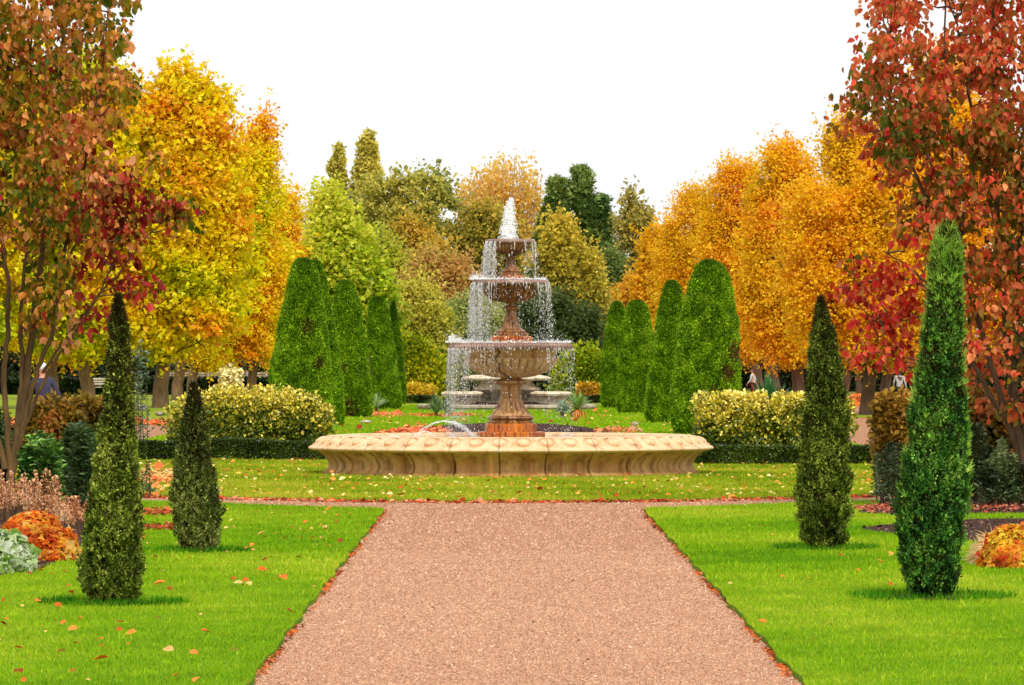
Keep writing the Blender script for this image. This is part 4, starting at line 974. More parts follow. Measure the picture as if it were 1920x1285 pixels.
mound('variegated_plant', 'white and green variegated plant at the left picture edge', 12, 46, 998, 45.8, 1500, .075, [(96, 150, 40), (150, 190, 80), (206, 220, 170), (240, 244, 230)], 75, T_OVAL)

# right border
shrub('brown_shrub', 'orange-brown leafy shrub left of the large right juniper', [(742, (1660, 1700)), (752, (1645, 1712)), (790, (1641, 1715)), (830, (1643, 1712)), (870, (1650, 1705)), (900, (1655, 1700))],
    80, 4200, .08, [(104, 76, 20), (154, 112, 34), (184, 144, 50), (200, 156, 66)], None, T_OVAL, clump=.15, seed=52, mat=M_LEAF, droop=.4, stems=14)
whorls('evergreen_shrub', 'silvery grey-green shrub at the foot of the orange-brown shrub', 1645, 1700, [850, 815, 850], 955, 68, 16, .06, [(60, 76, 44), (104, 122, 80), (156, 168, 130)], 66, per=150)
whorls('evergreen_shrub', 'dark shrub behind the right side of the large right juniper', 1790, 1850, [800, 790, 800], 960, 69, 22, .08, [(34, 50, 20), (64, 80, 36), (104, 116, 66)], 67, per=150)
whorls('evergreen_shrub', 'cone shaped grey-green shrub before the right multi-stemmed tree', 1848, 1905, [870, 818, 870], 960, 66, 26, .07, [(40, 60, 30), (80, 104, 56), (126, 148, 96), (166, 180, 120)], 68, per=170)
whorls('evergreen_shrub', 'dark green shrub cut by the right picture edge', 1898, 1975, [850, 860, 850], 960, 68, 22, .07, [(20, 40, 20), (50, 74, 36), (90, 116, 60)], 69, per=150)
shrub('brown_shrub', 'dim olive-brown thicket behind the right border shrubs', [(740, (1800, 1930)), (770, (1790, 1960)), (820, (1790, 1970)), (880, (1800, 1970))],
    82, 6500, .09, [(44, 32, 12), (84, 66, 20), (120, 92, 30), (140, 70, 30)], None, T_OVAL, clump=.22, seed=53, mat=M_LEAF, stems=16)

# ------------------------------------------------------------------ the two multi-stemmed trees framing the view
def frame_tree(name, label, d, stems, clusters, leaf, tint_fn, per, cr, bark):
    m = d/F; w3 = lambda p: np.array([(p[0]-VX)*m, d+(p[2] if len(p) > 2 else 0), CH-(p[1]-VY)*m])
    b = w3(stems[0][0][0]); root = empty(name, (b[0], d, 0), label, 'tree')
    paths, nodes = [], []
    for pts, r0, r1 in stems:
        P_ = np.array([w3(p) for p in pts]); tt = np.linspace(0, len(P_)-1, 6*(len(P_)-1)+1); i = np.arange(len(P_))
        Q = np.stack([np.interp(tt, i, P_[:, k]) for k in range(3)], 1)
        for _ in range(3): Q[1:-1] = .25*Q[:-2]+.5*Q[1:-1]+.25*Q[2:]
        Q[1:-1] += rng.normal(size=Q[1:-1].shape)*.008
        paths.append((Q, np.linspace(r0, r1, len(Q)))); nodes.append(Q[len(Q)//4:])
    nodes = np.concatenate(nodes)
    C = np.array([w3(c) for c in clusters]); nc = len(C)
    # a twig from each leaf cluster back to the nearest lower stem point
    for c in C:
        dd = np.linalg.norm(nodes-c, axis=1)+np.where(nodes[:, 2] > c[2]-.1, 3.0, 0); j = np.argmin(dd); s = nodes[j]; l = np.linalg.norm(c-s)
        if l < 3.2: paths.append((curve(s, c, (0, 0, -.05*l), 7, .012*l), np.linspace(.010+.003*l, .003, 7)))
    idx = np.repeat(np.arange(nc), per); n = len(idx); dirs = rv(n)
    X = C[idx]+dirs*(rng.uniform(.1, 1, n)**.6*cr*rng.uniform(.6, 1.2, nc)[idx])[:, None]*np.array([1.1, 1.1, .8])
    A = unit(np.array([0, 0, -1.])+dirs*.45+rng.normal(size=(n, 3))*.42); N = unit(np.array([0, -.7, .3])+rng.normal(size=(n, 3))*.85)
    link('crown', cloud_mesh(name+'_crown', X, A, N, leaf*np.exp(rng.normal(size=n)*.26), tint_fn(X, idx, C), T_CURL, 1.0), M_LEAF, root)
    V, Fc = tubes(paths, 8); link('trunk', mesh_np(name+'_trunk', V, Fc, None, True), bark, root); return root
def inrows(rows, n, dy=1.2, sparse=None):
    ys, f = rows_fn(rows); out = []
    while len(out) < n:
        y = random.uniform(ys[0], ys[-1]); a, b = f(y); a0 = min(r[1][0] for r in rows); b0 = max(r[1][1] for r in rows); x = random.uniform(a0, b0)
        if a <= x <= b and (sparse is None or random.random() < sparse(x, y)): out.append((x, y, random.uniform(-dy, dy)))
    return out
DL = 64.0
rowsL = [(-120, (-260, 150)), (-40, (-260, 215)), (0, (-260, 236)), (60, (-260, 240)), (110, (-260, 205)), (150, (-260, 240)), (200, (-260, 246)), (240, (-260, 226)), (290, (-260, 205)), (330, (-260, 200)), (400, (-260, 190)), (470, (-260, 180)), (540, (-260, 140)), (620, (-260, 60))]
clL = inrows(rowsL, 440, 1.5, lambda x, y: 1 if y < 420 else .45)
clL += [(random.gauss(x, 14), random.gauss(y, 12), random.uniform(-.3, .3)) for (x, y, k) in ((200, 330, 5), (235, 340, 5), (180, 400, 7), (235, 400, 6), (280, 375, 5), (320, 385, 5), (340, 400, 4), (215, 440, 6), (250, 450, 4), (165, 360, 4), (190, 455, 5), (300, 295, 1), (145, 430, 4)) for _ in range(max(1, int(k*.7)))]
clL += [(200, 340, 0), (270, 540, 0), (130, 620, 0), (170, 580, 0), (230, 530, .1), (150, 500, 0), (120, 560, .2), (60, 600, -.3)]
def tintL(X, idx, C):
    m = DL/F; px = X[:, 0]/m+VX; py = VY-(X[:, 2]-CH)/m; n = len(X)
    v = .5+.26*Noise(81)(X, 1.2)+rng.normal(size=n)*.27
    c = ramp([(78, 98, 12), (134, 132, 18), (190, 142, 30), (238, 154, 74), (252, 180, 120)], v)
    red = ramp([(110, 50, 20), (150, 50, 34), (190, 50, 46), (216, 90, 70)], .5+rng.normal(size=n)*.3)
    k = (np.exp(-(((px-250)/110)**2+((py-385)/80)**2)*1.3)*.75 > rng.uniform(.0, 1.0, n)) | ((py > 470) & (px > 150)) | (rng.uniform(0, 1, n) < .03)
    return np.where(k[:, None], red, c)*np.exp(rng.normal(size=(n, 1))*.18)
stL = [([(18, 955), (22, 880), (38, 790), (52, 700), (62, 600), (78, 480), (95, 350), (110, 200), (120, 40), (125, -150)], .058, .016),
       ([(20, 900), (14, 800), (6, 700), (18, 600), (10, 480), (-10, 350), (-20, 200), (-30, 0), (-30, -160)], .042, .01),
       ([(26, 860), (50, 770), (70, 690), (100, 620), (112, 520), (135, 420), (160, 300), (185, 180), (200, 60), (205, -60)], .036, .006),
       ([(30, 850), (60, 760), (95, 690), (150, 610), (190, 545), (235, 500), (262, 455), (300, 420)], .026, .005),
       ([(24, 870), (34, 780), (44, 690), (38, 600), (46, 500), (56, 400), (50, 250), (60, 60), (60, -150)], .036, .008),
       ([(80, 700), (120, 640), (180, 560), (225, 470), (245, 420)], .02, .005),
       ([(10, 880), (-20, 760), (-60, 640), (-100, 480), (-140, 250), (-160, 60), (-160, -140)], .045, .01),
       ([(112, 520), (150, 440), (200, 380), (260, 330), (318, 292)], .018, .004)]
frame_tree('multi_stemmed_tree', 'multi-stemmed tree with salmon, olive and crimson leaves at the left picture edge', DL, stL, clL, .086, tintL, 34, .26, M_BARKY)
DR = 66.0
rowsR = [(-120, (1690, 2180)), (-30, (1648, 2180)), (0, (1645, 2180)), (50, (1655, 2180)), (90, (1622, 2180)), (130, (1614, 2180)), (165, (1608, 2180)), (185, (1580, 2180)), (215, (1582, 2180)), (250, (1612, 2180)), (290, (1632, 2180)), (340, (1668, 2180)), (400, (1700, 2180)), (470, (1715, 2180)), (540, (1730, 2180)), (620, (1760, 2180)), (700, (1790, 2180)), (760, (1830, 2180))]
def spR(x, y):
    if abs(x-1742) < 26 and -10 < y < 70: return .0
    return 1 if y < 420 else (.75 if y < 600 else .5)
clR = inrows(rowsR, 560, 1.5, spR)
clR += [(random.gauss(x, 12), random.gauss(y, 10), random.uniform(-.3, .3)) for (x, y, k) in ((1665, 455, 2), (1655, 500, 4), (1610, 490, 3), (1575, 535, 3), (1600, 540, 3), (1650, 530, 3), (1690, 510, 3), (1640, 560, 3), (1680, 560, 3), (1620, 595, 3), (1660, 600, 4), (1700, 590, 4), (1640, 650, 4), (1670, 670, 3), (1700, 640, 4), (1720, 690, 3), (1720, 545, 3)) for _ in range(max(1, int(k*.55)))]
def tintR(X, idx, C):
    m = DR/F; px = X[:, 0]/m+VX; py = VY-(X[:, 2]-CH)/m; n = len(X)
    v = .5+.24*Noise(83)(X, 1.1)+rng.normal(size=n)*.25-.16*np.clip((py-150)/150, -1, 1)+.30*np.clip((py-470)/120, 0, 1)
    c = ramp([(88, 94, 14), (140, 120, 28), (184, 118, 56), (220, 116, 64), (236, 72, 52), (248, 156, 100)], v)
    k = (px < 1745) & (py > 440) & (rng.uniform(0, 1, n) < .7) | (rng.uniform(0, 1, n) < .03)
    red = ramp([(120, 36, 30), (206, 50, 36), (236, 66, 60), (236, 130, 70)], .5+rng.normal(size=n)*.3)
    return np.where(k[:, None], red, c)*np.exp(rng.normal(size=(n, 1))*.18)
stR = [([(1925, 955), (1918, 880), (1905, 790), (1895, 680), (1880, 560), (1872, 430), (1865, 280), (1862, 100), (1860, -160)], .075, .012),
       ([(1922, 900), (1895, 800), (1862, 700), (1835, 600), (1810, 520), (1795, 400), (1780, 250), (1772, 80), (1770, -120)], .045, .008),
       ([(1920, 880), (1890, 790), (1850, 730), (1815, 660), (1790, 600), (1750, 540), (1700, 500), (1655, 470)], .04, .006),
       ([(1925, 880), (1925, 760), (1912, 650), (1908, 500), (1925, 300), (1930, 100), (1930, -150)], .05, .01),
       ([(1805, 520), (1760, 430), (1720, 330), (1680, 240), (1620, 200)], .03, .006),
       ([(1872, 430), (1840, 320), (1820, 200), (1800, 60), (1770, -20)], .03, .008),
       ([(1795, 400), (1740, 300), (1700, 180), (1670, 60)], .025, .006),
       ([(1790, 600), (1740, 590), (1690, 600), (1640, 640)], .016, .005), ([(1760, 545), (1690, 520), (1620, 530), (1570, 540)], .014, .004),
       ([(1928, 900), (1960, 780), (1990, 640), (2030, 450), (2060, 200), (2070, 0), (2070, -150)], .045, .01)]
frame_tree('multi_stemmed_tree', 'multi-stemmed tree with red and bronze leaves at the right picture edge', DR, stR, clR, .086, tintR, 34, .26, M_BARKD)

# ------------------------------------------------------------------ yellow maples on the left
MAP = [(190, 204, 14), (244, 230, 18), (255, 230, 20), (255, 212, 22), (255, 190, 28), (250, 150, 36)]
gM = 'yellow maples lining the left side'
def lift_(rows): y0 = max(r[0] for r in rows); return [(y-14 if y > y0-60 else y, ab) for y, ab in rows]
def maple(label, rows, d, tx, nclump=420, tr=.34, seed=1, bias=-.09, cols=MAP, leaf=.14, per=150):
    return broad_tree('maple_tree', label, 'tree', lift_(rows), d, tx, tr, nclump, per, .8, leaf, cols, T_MAPLE if d < 200 else T_DIA, gM, .7, seed, M_LEAF, M_BARK, .7, 26, .17, .36, bias=bias, trunk_top=.62)
maple('tallest yellow maple, its crown highest against the sky at left', [(136, (305, 368)), (148, (280, 394)), (166, (260, 412)), (200, (240, 432)), (240, (225, 452)), (300, (212, 460)), (400, (195, 468)), (500, (185, 466)), (600, (190, 460)), (650, (205, 440)), (675, (240, 400))], 195, 301, 560, .27, 91)
maple('yellow maple behind the left multi-stemmed tree', [(110, (80, 190)), (150, (30, 240)), (200, (-10, 265)), (400, (-30, 280)), (600, (-10, 262)), (650, (20, 250)), (680, (60, 220))], 193, 165, 520, .25, 92)
maple('yellow-green maple cut by the left picture edge', [(80, (-160, -20)), (200, (-220, 60)), (400, (-230, 80)), (600, (-220, 60)), (680, (-160, 20))], 190, -70, 300, .25, 93, -.15)
maple('maple with the stepped shoulder right of the tallest one', [(232, (484, 510)), (248, (460, 516)), (285, (428, 526)), (340, (405, 540)), (400, (395, 543)), (470, (385, 552)), (560, (380, 556)), (640, (390, 550)), (685, (410, 530))], 232, 475, 420, .2, 94, .04)
maple('orange-yellow maple touching the nearest left yew', [(376, (538, 560)), (395, (512, 566)), (430, (485, 570)), (520, (475, 568)), (600, (470, 566)), (660, (480, 560)), (690, (500, 545))], 262, 518, 300, .2, 95, .1)
maple('maple with the leaning slim trunk behind the tallest left maple', [(300, (300, 400)), (400, (260, 440)), (550, (250, 450)), (650, (270, 430)), (690, (300, 400))], 228, 333, 260, .23, 96, .05)
maple('far maple with the straight trunk before the wooden fence', [(330, (340, 420)), (450, (310, 460)), (600, (310, 460)), (680, (330, 440)), (700, (350, 420))], 250, 361, 260, .23, 97, .05)
maple('far orange maple whose trunk stands behind the man', [(300, (60, 150)), (450, (20, 190)), (600, (20, 190)), (690, (50, 150))], 236, 98, 240, .25, 98, .08)
broad_tree('lime_tree', 'pale yellow-green leafy tree between the maples and the clipped yews', 'tree', [(372, (600, 640)), (385, (582, 660)), (410, (566, 685)), (450, (560, 700)), (490, (556, 715)), (530, (556, 735)), (580, (560, 748)), (640, (570, 750)), (700, (590, 740))],
    272, 640, .3, 460, 75, .95, .2, [(130, 160, 24), (176, 200, 36), (212, 218, 50), (232, 224, 80)], T_MAPLE, None, .3, 99, up=.5)

# ------------------------------------------------------------------ orange hornbeams on the right
ORA = [(190, 166, 24), (240, 192, 28), (255, 206, 28), (255, 196, 30), (255, 182, 34), (252, 160, 44)]
gO = 'orange trees lining the right side'
def orange(label, rows, d, tx, nclump=600, tr=.38, seed=1, bias=.04, leaf=.11, cols=ORA):
    return broad_tree('hornbeam_tree', label, 'tree', lift_(rows), d, tx, tr, nclump, 120, .62, leaf, cols, T_DIA, gO, .5, seed, M_LEAF, M_BARKD, .95, 40, .15, .26, bias=bias, trunk_top=.6)
orange('tallest orange tree, beside the right multi-stemmed tree', [(196, (1555, 1590)), (215, (1535, 1610)), (245, (1512, 1650)), (300, (1490, 1720)), (400, (1462, 1770)), (500, (1452, 1790)), (600, (1455, 1790)), (660, (1475, 1770)), (690, (1520, 1720))], 171, 1625, 760, .215, 101)
orange('orange tree behind the right multi-stemmed tree', [(90, (1730, 1800)), (150, (1700, 1860)), (300, (1650, 1930)), (500, (1640, 1950)), (640, (1650, 1930)), (690, (1700, 1880))], 176, 1780, 560, .24, 102, .0)
orange('orange tree second from the tallest, forked low trunk behind the big yucca', [(276, (1440, 1500)), (292, (1420, 1520)), (330, (1396, 1540)), (400, (1385, 1560)), (500, (1375, 1580)), (600, (1378, 1575)), (660, (1400, 1560)), (690, (1430, 1530))], 196, 1497, 620, .23, 103)
orange('orange tree whose trunk shows right behind the white-jacketed walker', [(300, (1362, 1412)), (318, (1342, 1435)), (352, (1318, 1450)), (400, (1312, 1465)), (500, (1300, 1470)), (600, (1300, 1465)), (690, (1330, 1440))], 226, 1455, 520, .25, 104)
orange('mid-distance orange tree above the slim right yew', [(354, (1280, 1325)), (375, (1255, 1345)), (410, (1234, 1368)), (470, (1225, 1380)), (560, (1215, 1385)), (640, (1220, 1375)), (690, (1240, 1360))], 250, 1432, 420, .25, 105)
orange('far orange tree rising over the right row of yews', [(425, (1228, 1262)), (452, (1203, 1290)), (510, (1185, 1310)), (560, (1175, 1315)), (640, (1180, 1310)), (690, (1200, 1290))], 285, 1250, 320, .3, 106, .0, .19, [(190, 160, 24), (232, 184, 30), (250, 196, 34), (248, 176, 36)])
orange('farthest pale orange tree at the end of the right row', [(520, (1170, 1200)), (560, (1142, 1240)), (600, (1122, 1250)), (640, (1114, 1250)), (670, (1118, 1240)), (700, (1135, 1220))], 310, 1190, 240, .28, 107, .0, .2, [(180, 150, 44), (220, 172, 54), (240, 190, 60), (238, 170, 50)])
orange('orange tree with a slim trunk just left of the thickest trunk', [(330, (1540, 1640)), (450, (1520, 1680)), (600, (1520, 1680)), (690, (1550, 1650))], 216, 1584, 300, .23, 108, -.05)
orange('orange tree with a slim trunk right of the thickest trunk', [(330, (1610, 1700)), (450, (1590, 1740)), (600, (1590, 1740)), (695, (1620, 1710))], 232, 1662, 300, .22, 109, -.05)
orange('orange tree with a slim pale trunk seen between two thick trunks', [(400, (1560, 1650)), (600, (1550, 1670)), (695, (1580, 1640))], 262, 1611, 200, .14, 110, -.05)

# ------------------------------------------------------------------ trees beyond the garden
def back(name, label, rows, d, nclump, leaf, cols, seed, tx=None, cr=1.5, per=75, shape=T_DIA, flat=.7, limbs=24, spread=.24, tr=.4, bark=M_BARKD, outer=.45, up=.5, group='trees beyond the garden', freq=.15, lo=.35):
    rr = sorted(rows); tx = tx if tx is not None else (rr[-1][1][0]+rr[-1][1][1])/2
    return broad_tree(name, label, 'tree', rows, d, tx, tr, nclump, per, cr*.7, leaf*.8, [(min(255, int(c[0]*1.25+16)), min(255, int(c[1]*1.27+18)), min(255, int(c[2]*1.25+18))) for c in cols], shape, group, freq, seed, M_LEAF, bark, flat, limbs, spread, lo, outer=outer, up=up, trunk_top=.75)  # palette lifted: distance haze is put into the leaf colours
POP = [(124, 112, 40), (160, 146, 60), (184, 168, 76), (210, 176, 76)]
back('poplar_tree', 'slim pointed olive poplar, left of the two against the sky', [(258, (634, 636)), (278, (627, 643)), (320, (615, 650)), (360, (611, 651)), (400, (612, 650)), (480, (615, 648)), (640, (625, 640))], 400, 300, .34, POP, 121, cr=.5, flat=1.8, group='poplars on the skyline')
back('poplar_tree', 'broader olive-gold poplar, right of the two against the sky', [(250, (687, 692)), (272, (673, 705)), (300, (664, 714)), (340, (659, 722)), (400, (658, 724)), (480, (662, 720)), (640, (680, 705))], 400, 380, .34, POP, 122, cr=.5, flat=1.8, group='poplars on the skyline')
back('poplar_tree', 'small poplar tip left of the slim poplar', [(357, (600, 606)), (375, (596, 611)), (410, (594, 614)), (600, (598, 610))], 400, 60, .34, POP, 123, cr=.4, flat=1.6, group='poplars on the skyline')
back('spreading_tree', 'wide flat-topped olive green tree with open dark limbs', [(327, (745, 820)), (333, (700, 852)), (345, (668, 860)), (375, (650, 862)), (410, (655, 860)), (440, (680, 852)), (470, (700, 840)), (500, (720, 820))], 345, 240, .33, [(80, 86, 34), (118, 116, 44), (146, 138, 54), (172, 150, 60)], 124, cr=1.1, flat=.4, limbs=60, per=55)
def airy():
    d = 365.0; m = d/F; bx = (945-VX)*m
    root = empty('airy_golden_tree', (bx, d, 0), 'airy golden-leaved tree with upswept pale branches, sky showing through', 'tree', 'trees beyond the garden')
    paths, Cs = [], []
    for i in range(90):
        a = rng.uniform(-1, 1); yt = 290+abs(a)**1.6*50+rng.uniform(0, 55); xt = 944+a*82
        s = np.array([bx+a*.8, d+rng.uniform(-.6, .6), CH-(560-VY)*m]); e_ = np.array([(xt-VX)*m, d+rng.uniform(-2.2, 2.2), CH-(yt-VY)*m])
        c = curve(s, e_, ((e_[0]-s[0])*.14, 0, -.4), 10, .06); paths.append((c, np.linspace(.10, .02, 10)))
        for k in range(12):
            t = rng.uniform(.25, 1)*9; j = int(min(t, 8)); p = c[j]+(c[j+1]-c[j])*(t-j); Cs.append(p+rng.normal(size=3)*.25)
    paths.append((curve((bx, d, -.05), (bx, d, CH-(545-VY)*m), None, 6, .05), np.linspace(.5, .35, 6)))
    C = np.array(Cs); per = 11; X = np.repeat(C, per, 0)+rng.normal(size=(len(C)*per, 3))*np.array([.22, .22, .5]); n = len(X)
    link('crown', cloud_mesh('airy_crown', X, rv(n)+np.array([0, 0, .5]), rv(n), .24*np.exp(rng.normal(size=n)*.25), tints(X, [(220, 176, 60), (244, 204, 90), (250, 214, 124), (246, 190, 74)], .3, 5), T_DIA), M_LEAF, root)
    V, Fc = tubes(paths, 5); link('trunk', mesh_np('airy_trunk', V, Fc, None, True), bark_mat('pale_bark', L(170, 140, 110), L(220, 200, 180), 4), root)
airy()
# dark conifer with up-swept tiers
def cedar(label, d, apexes, seed, cols, name='dark_conifer', n=15000, leaf=.24, arm=.95):
    m = d/F; root = empty(name, ((apexes[0][0]-VX)*m, d, 0), label, 'tree', 'trees beyond the garden'); paths, Cs, Ao = [], [], []
    for (ax, ay, yb, hwb) in apexes:
        X0 = (ax-VX)*m; zt = CH-(ay-VY)*m; zb = max(.5, CH-(yb-VY)*m); paths.append((curve((X0, d, 0), (X0, d, zt), None, 8, .04), np.linspace(.35, .03, 8)))
        k = 95
        for i in range(k):
            t = (i+rng.uniform())/k; th = rng.uniform(0, 2*PI); z = zt-(zt-zb)*t**.95; R_ = hwb*m*(t**.8)*rng.uniform(.5, 1.45)+.15
            e_ = np.array([X0+R_*math.cos(th), d+R_*math.sin(th)*arm, z+R_*.22]); s = np.array([X0, d, z-R_*.15])
            c = curve(s, e_, (0, 0, -.12*R_), 6); paths.append((c, np.linspace(.05, .012, 6)))
            for q in range(5):
                Cs.append(c[min(5, 1+q)]+rng.normal(size=3)*.12); Ao.append(unit(e_-s+np.array([0, 0, R_*.5])))
    C = np.array(Cs); Ao = np.array(Ao); per = max(4, n//len(C)); X = np.repeat(C, per, 0)+rng.normal(size=(len(C)*per, 3))*np.array([.2, .2, .13]); A = np.repeat(Ao, per, 0)+rng.normal(size=(len(X), 3))*.5
    link('crown', cloud_mesh('conifer_crown', X, A, rv(len(X))+np.array([0, 0, .6]), leaf*np.exp(rng.normal(size=len(X))*.3), tints(X, cols, .3, seed), T_FAN3, 1.5), M_NEEDLE, root)
    V, Fc = tubes(paths, 5); link('trunk', mesh_np('conifer_trunk', V, Fc, None, True), M_BARKD, root)
cedar('large dark green conifer with up-swept tiers behind the fountain', 340, [(1090, 318, 640, 70), (1047, 338, 640, 48), (1125, 372, 640, 42), (1030, 395, 640, 38)], 126, [(56, 84, 40), (80, 112, 50), (106, 134, 58), (144, 160, 76)], n=60000)
back('open_conifer', 'thin-crowned olive pine right of the dark conifer', [(355, (1180, 1190)), (372, (1165, 1200)), (395, (1155, 1215)), (415, (1148, 1232)), (450, (1145, 1240)), (500, (1146, 1240)), (560, (1150, 1235)), (680, (1160, 1220))], 335, 180, .3, [(66, 70, 28), (104, 100, 36), (136, 122, 50), (166, 140, 60)], 127, cr=1.0, flat=.8, limbs=50)
back('olive_tree_crown', 'olive-yellow rounded tree right of the upper fountain bowls', [(416, (1030, 1062)), (430, (1012, 1080)), (460, (1003, 1100)), (490, (998, 1132)), (530, (996, 1150)), (580, (1000, 1156)), (630, (1010, 1150)), (670, (1020, 1130))], 300, 420, .26, [(96, 92, 28), (140, 126, 34), (168, 146, 42), (194, 150, 44)], 128, cr=1.15)
back('olive_tree_crown', 'brownish-olive tree behind the lime tree, left of centre', [(412, (745, 795)), (430, (725, 820)), (470, (712, 850)), (520, (706, 860)), (600, (710, 860)), (680, (730, 840))], 318, 380, .26, [(84, 80, 24), (120, 106, 30), (146, 122, 34), (176, 140, 40)], 129, cr=1.2)
back('olive_tree_crown', 'olive tree left of the top fountain bowl', [(385, (885, 950)), (405, (855, 965)), (440, (832, 980)), (490, (815, 990)), (560, (812, 990)), (680, (830, 980))], 322, 460, .26, [(96, 92, 26), (136, 120, 32), (164, 136, 40), (190, 146, 44)], 130, cr=1.2)
back('russet_tree', 'russet-brown tree left of the middle fountain bowl', [(476, (795, 830)), (492, (765, 870)), (520, (752, 905)), (560, (750, 920)), (620, (756, 920)), (680, (775, 900))], 296, 380, .22, [(104, 104, 38), (136, 124, 50), (156, 128, 58), (160, 106, 60)], 131, cr=1.1)
back('small_tree', 'yellow-olive small tree below the russet tree', [(532, (755, 790)), (550, (738, 820)), (590, (728, 850)), (640, (726, 860)), (700, (740, 850))], 276, 380, .2, [(84, 92, 26), (122, 122, 34), (150, 142, 42), (170, 154, 60)], 132, cr=.95)
back('small_tree', 'grey-green small tree behind the left falling water', [(560, (870, 910)), (580, (840, 940)), (620, (826, 960)), (680, (830, 960)), (715, (850, 940))], 288, 340, .2, [(60, 76, 34), (96, 106, 50), (130, 134, 66), (150, 146, 80)], 133, cr=.95)
back('dark_evergreen', 'very dark evergreen mass behind the right falling water', [(560, (960, 1060)), (590, (940, 1130)), (640, (930, 1140)), (700, (940, 1140)), (725, (960, 1120))], 296, 420, .24, [(20, 30, 12), (40, 54, 20), (66, 76, 30)], 134, cr=1.1)
back('dark_evergreen', 'dark evergreen behind the fountain stem', [(560, (800, 900)), (620, (780, 1000)), (680, (780, 1000)), (725, (800, 980))], 306, 380, .24, [(24, 36, 14), (48, 60, 24), (76, 84, 34)], 135, cr=1.1)
back('dark_evergreen', 'dark evergreen between the right yews and the olive tree', [(480, (1130, 1170)), (540, (1100, 1200)), (620, (1090, 1210)), (720, (1100, 1200))], 318, 340, .24, [(34, 46, 18), (56, 72, 26), (90, 100, 40)], 136, cr=1.1)
back('olive_tree_crown', 'olive tree filling the gap above the far left yews', [(440, (690, 730)), (480, (672, 760)), (560, (670, 780)), (680, (690, 770))], 300, 280, .25, [(96, 104, 26), (140, 140, 36), (170, 160, 44)], 137, cr=1.1)
# dark woodland floor shrubs far behind the trunks, left and right
for i, (x0, x1, yt, d, lb) in enumerate(((-80, 160, 655, 300, 'dark evergreen thicket far behind the man at left'), (130, 330, 650, 304, 'dark evergreen thicket behind the thick left trunks'), (300, 520, 658, 330, 'dark evergreen thicket behind the wooden fence'), (480, 640, 640, 320, 'dark evergreen thicket behind the nearest left yews'),
        (1180, 1330, 640, 320, 'dark evergreen thicket behind the right yews'), (1300, 1480, 645, 300, 'dark evergreen thicket behind the big yucca'), (1450, 1620, 645, 300, 'dark evergreen thicket behind the small right juniper'), (1590, 1760, 645, 296, 'dark evergreen thicket behind the grey-shirted man'), (1730, 1990, 640, 290, 'dark evergreen thicket far behind the right multi-stemmed tree'))):
    back('dark_evergreen', lb, [(yt, (x0+40, x1-40)), (yt+25, (x0+8, x1-8)), (yt+60, (x0, x1)), (733, (x0+4, x1-4))], d, 300, .28, [(16, 22, 8), (32, 40, 14), (52, 60, 22)], 140+i, cr=1.3, limbs=14, group='dark evergreen thickets')

# ------------------------------------------------------------------ fence, bench, stones
def box(c, s):
    c = np.array(c); s = np.array(s)/2; v = [c+s*np.array(k) for k in ((-1,-1,-1),(1,-1,-1),(1,1,-1),(-1,1,-1),(-1,-1,1),(1,-1,1),(1,1,1),(-1,1,1))]
    return v, [(0,3,2,1),(4,5,6,7),(0,1,5,4),(1,2,6,5),(2,3,7,6),(3,0,4,7)]
def boxes(name, lst, mat, parent):
    V, Fc = [], []
    for c, s in lst:
        v, f = box(c, s); Fc += [tuple(i+len(V) for i in q) for q in f]; V += v
    return link(name, mesh_np(name, np.array(V), np.array(Fc)), mat, parent)
M_WOOD = bark_mat('weathered_wood', L(130, 112, 96), L(176, 158, 140), 6)
M_PALEWOOD = bark_mat('pale_bench_wood', L(170, 156, 140), L(210, 200, 186), 8)
fd = 285.0; fm = fd/F; x0, x1 = (318-VX)*fm, (500-VX)*fm
fence = empty('wooden_fence', ((x0+x1)/2, fd, 0), 'weathered grey wooden panel fence behind the left trunks', 'fence')
xs = np.linspace(x0, x1, 6); zt = CH-(697-VY)*fm
for i in range(5):
    zz = np.linspace(.1, zt-.05, 9); w_ = xs[i+1]-xs[i]-.14
    boxes('fence_panel', [(((xs[i]+xs[i+1])/2, fd-.01*(k % 2), z), (w_, .025, (zt-.15)/8+.02)) for k, z in enumerate(zz[:-1]+(zt-.15)/16)], M_WOOD, fence)
for x in xs: boxes('fence_post', [((x, fd, zt/2), (.12, .12, zt+.06))], M_WOOD, fence)
def bench(px, d, label, rz=0):
    x = (px-VX)/F*d; root = empty('park_bench', (x, d, 0), label, 'bench')
    boxes('seat', [((x, d-.2+.11*k, .44), (1.5, .09, .035)) for k in range(4)], M_PALEWOOD, root)
    boxes('backrest', [((x, d+.24, .58+.12*k), (1.5, .03, .09)) for k in range(3)]+[((x+s, d+.265, .65), (.05, .02, .5)) for s in (-.65, 0, .65)], M_PALEWOOD, root)
    for sx in (-.68, .68):
        for sy, h in ((-.2, .62), (.3, .42)): boxes('leg', [((x+sx, d+sy, h/2), (.06, .06, h))], M_PALEWOOD, root)
        boxes('armrest', [((x+sx, d+.02, .635), (.08, .5, .03))], M_PALEWOOD, root)
bench(186, 250, 'pale wooden bench half hidden by the tall left juniper, under the maples')
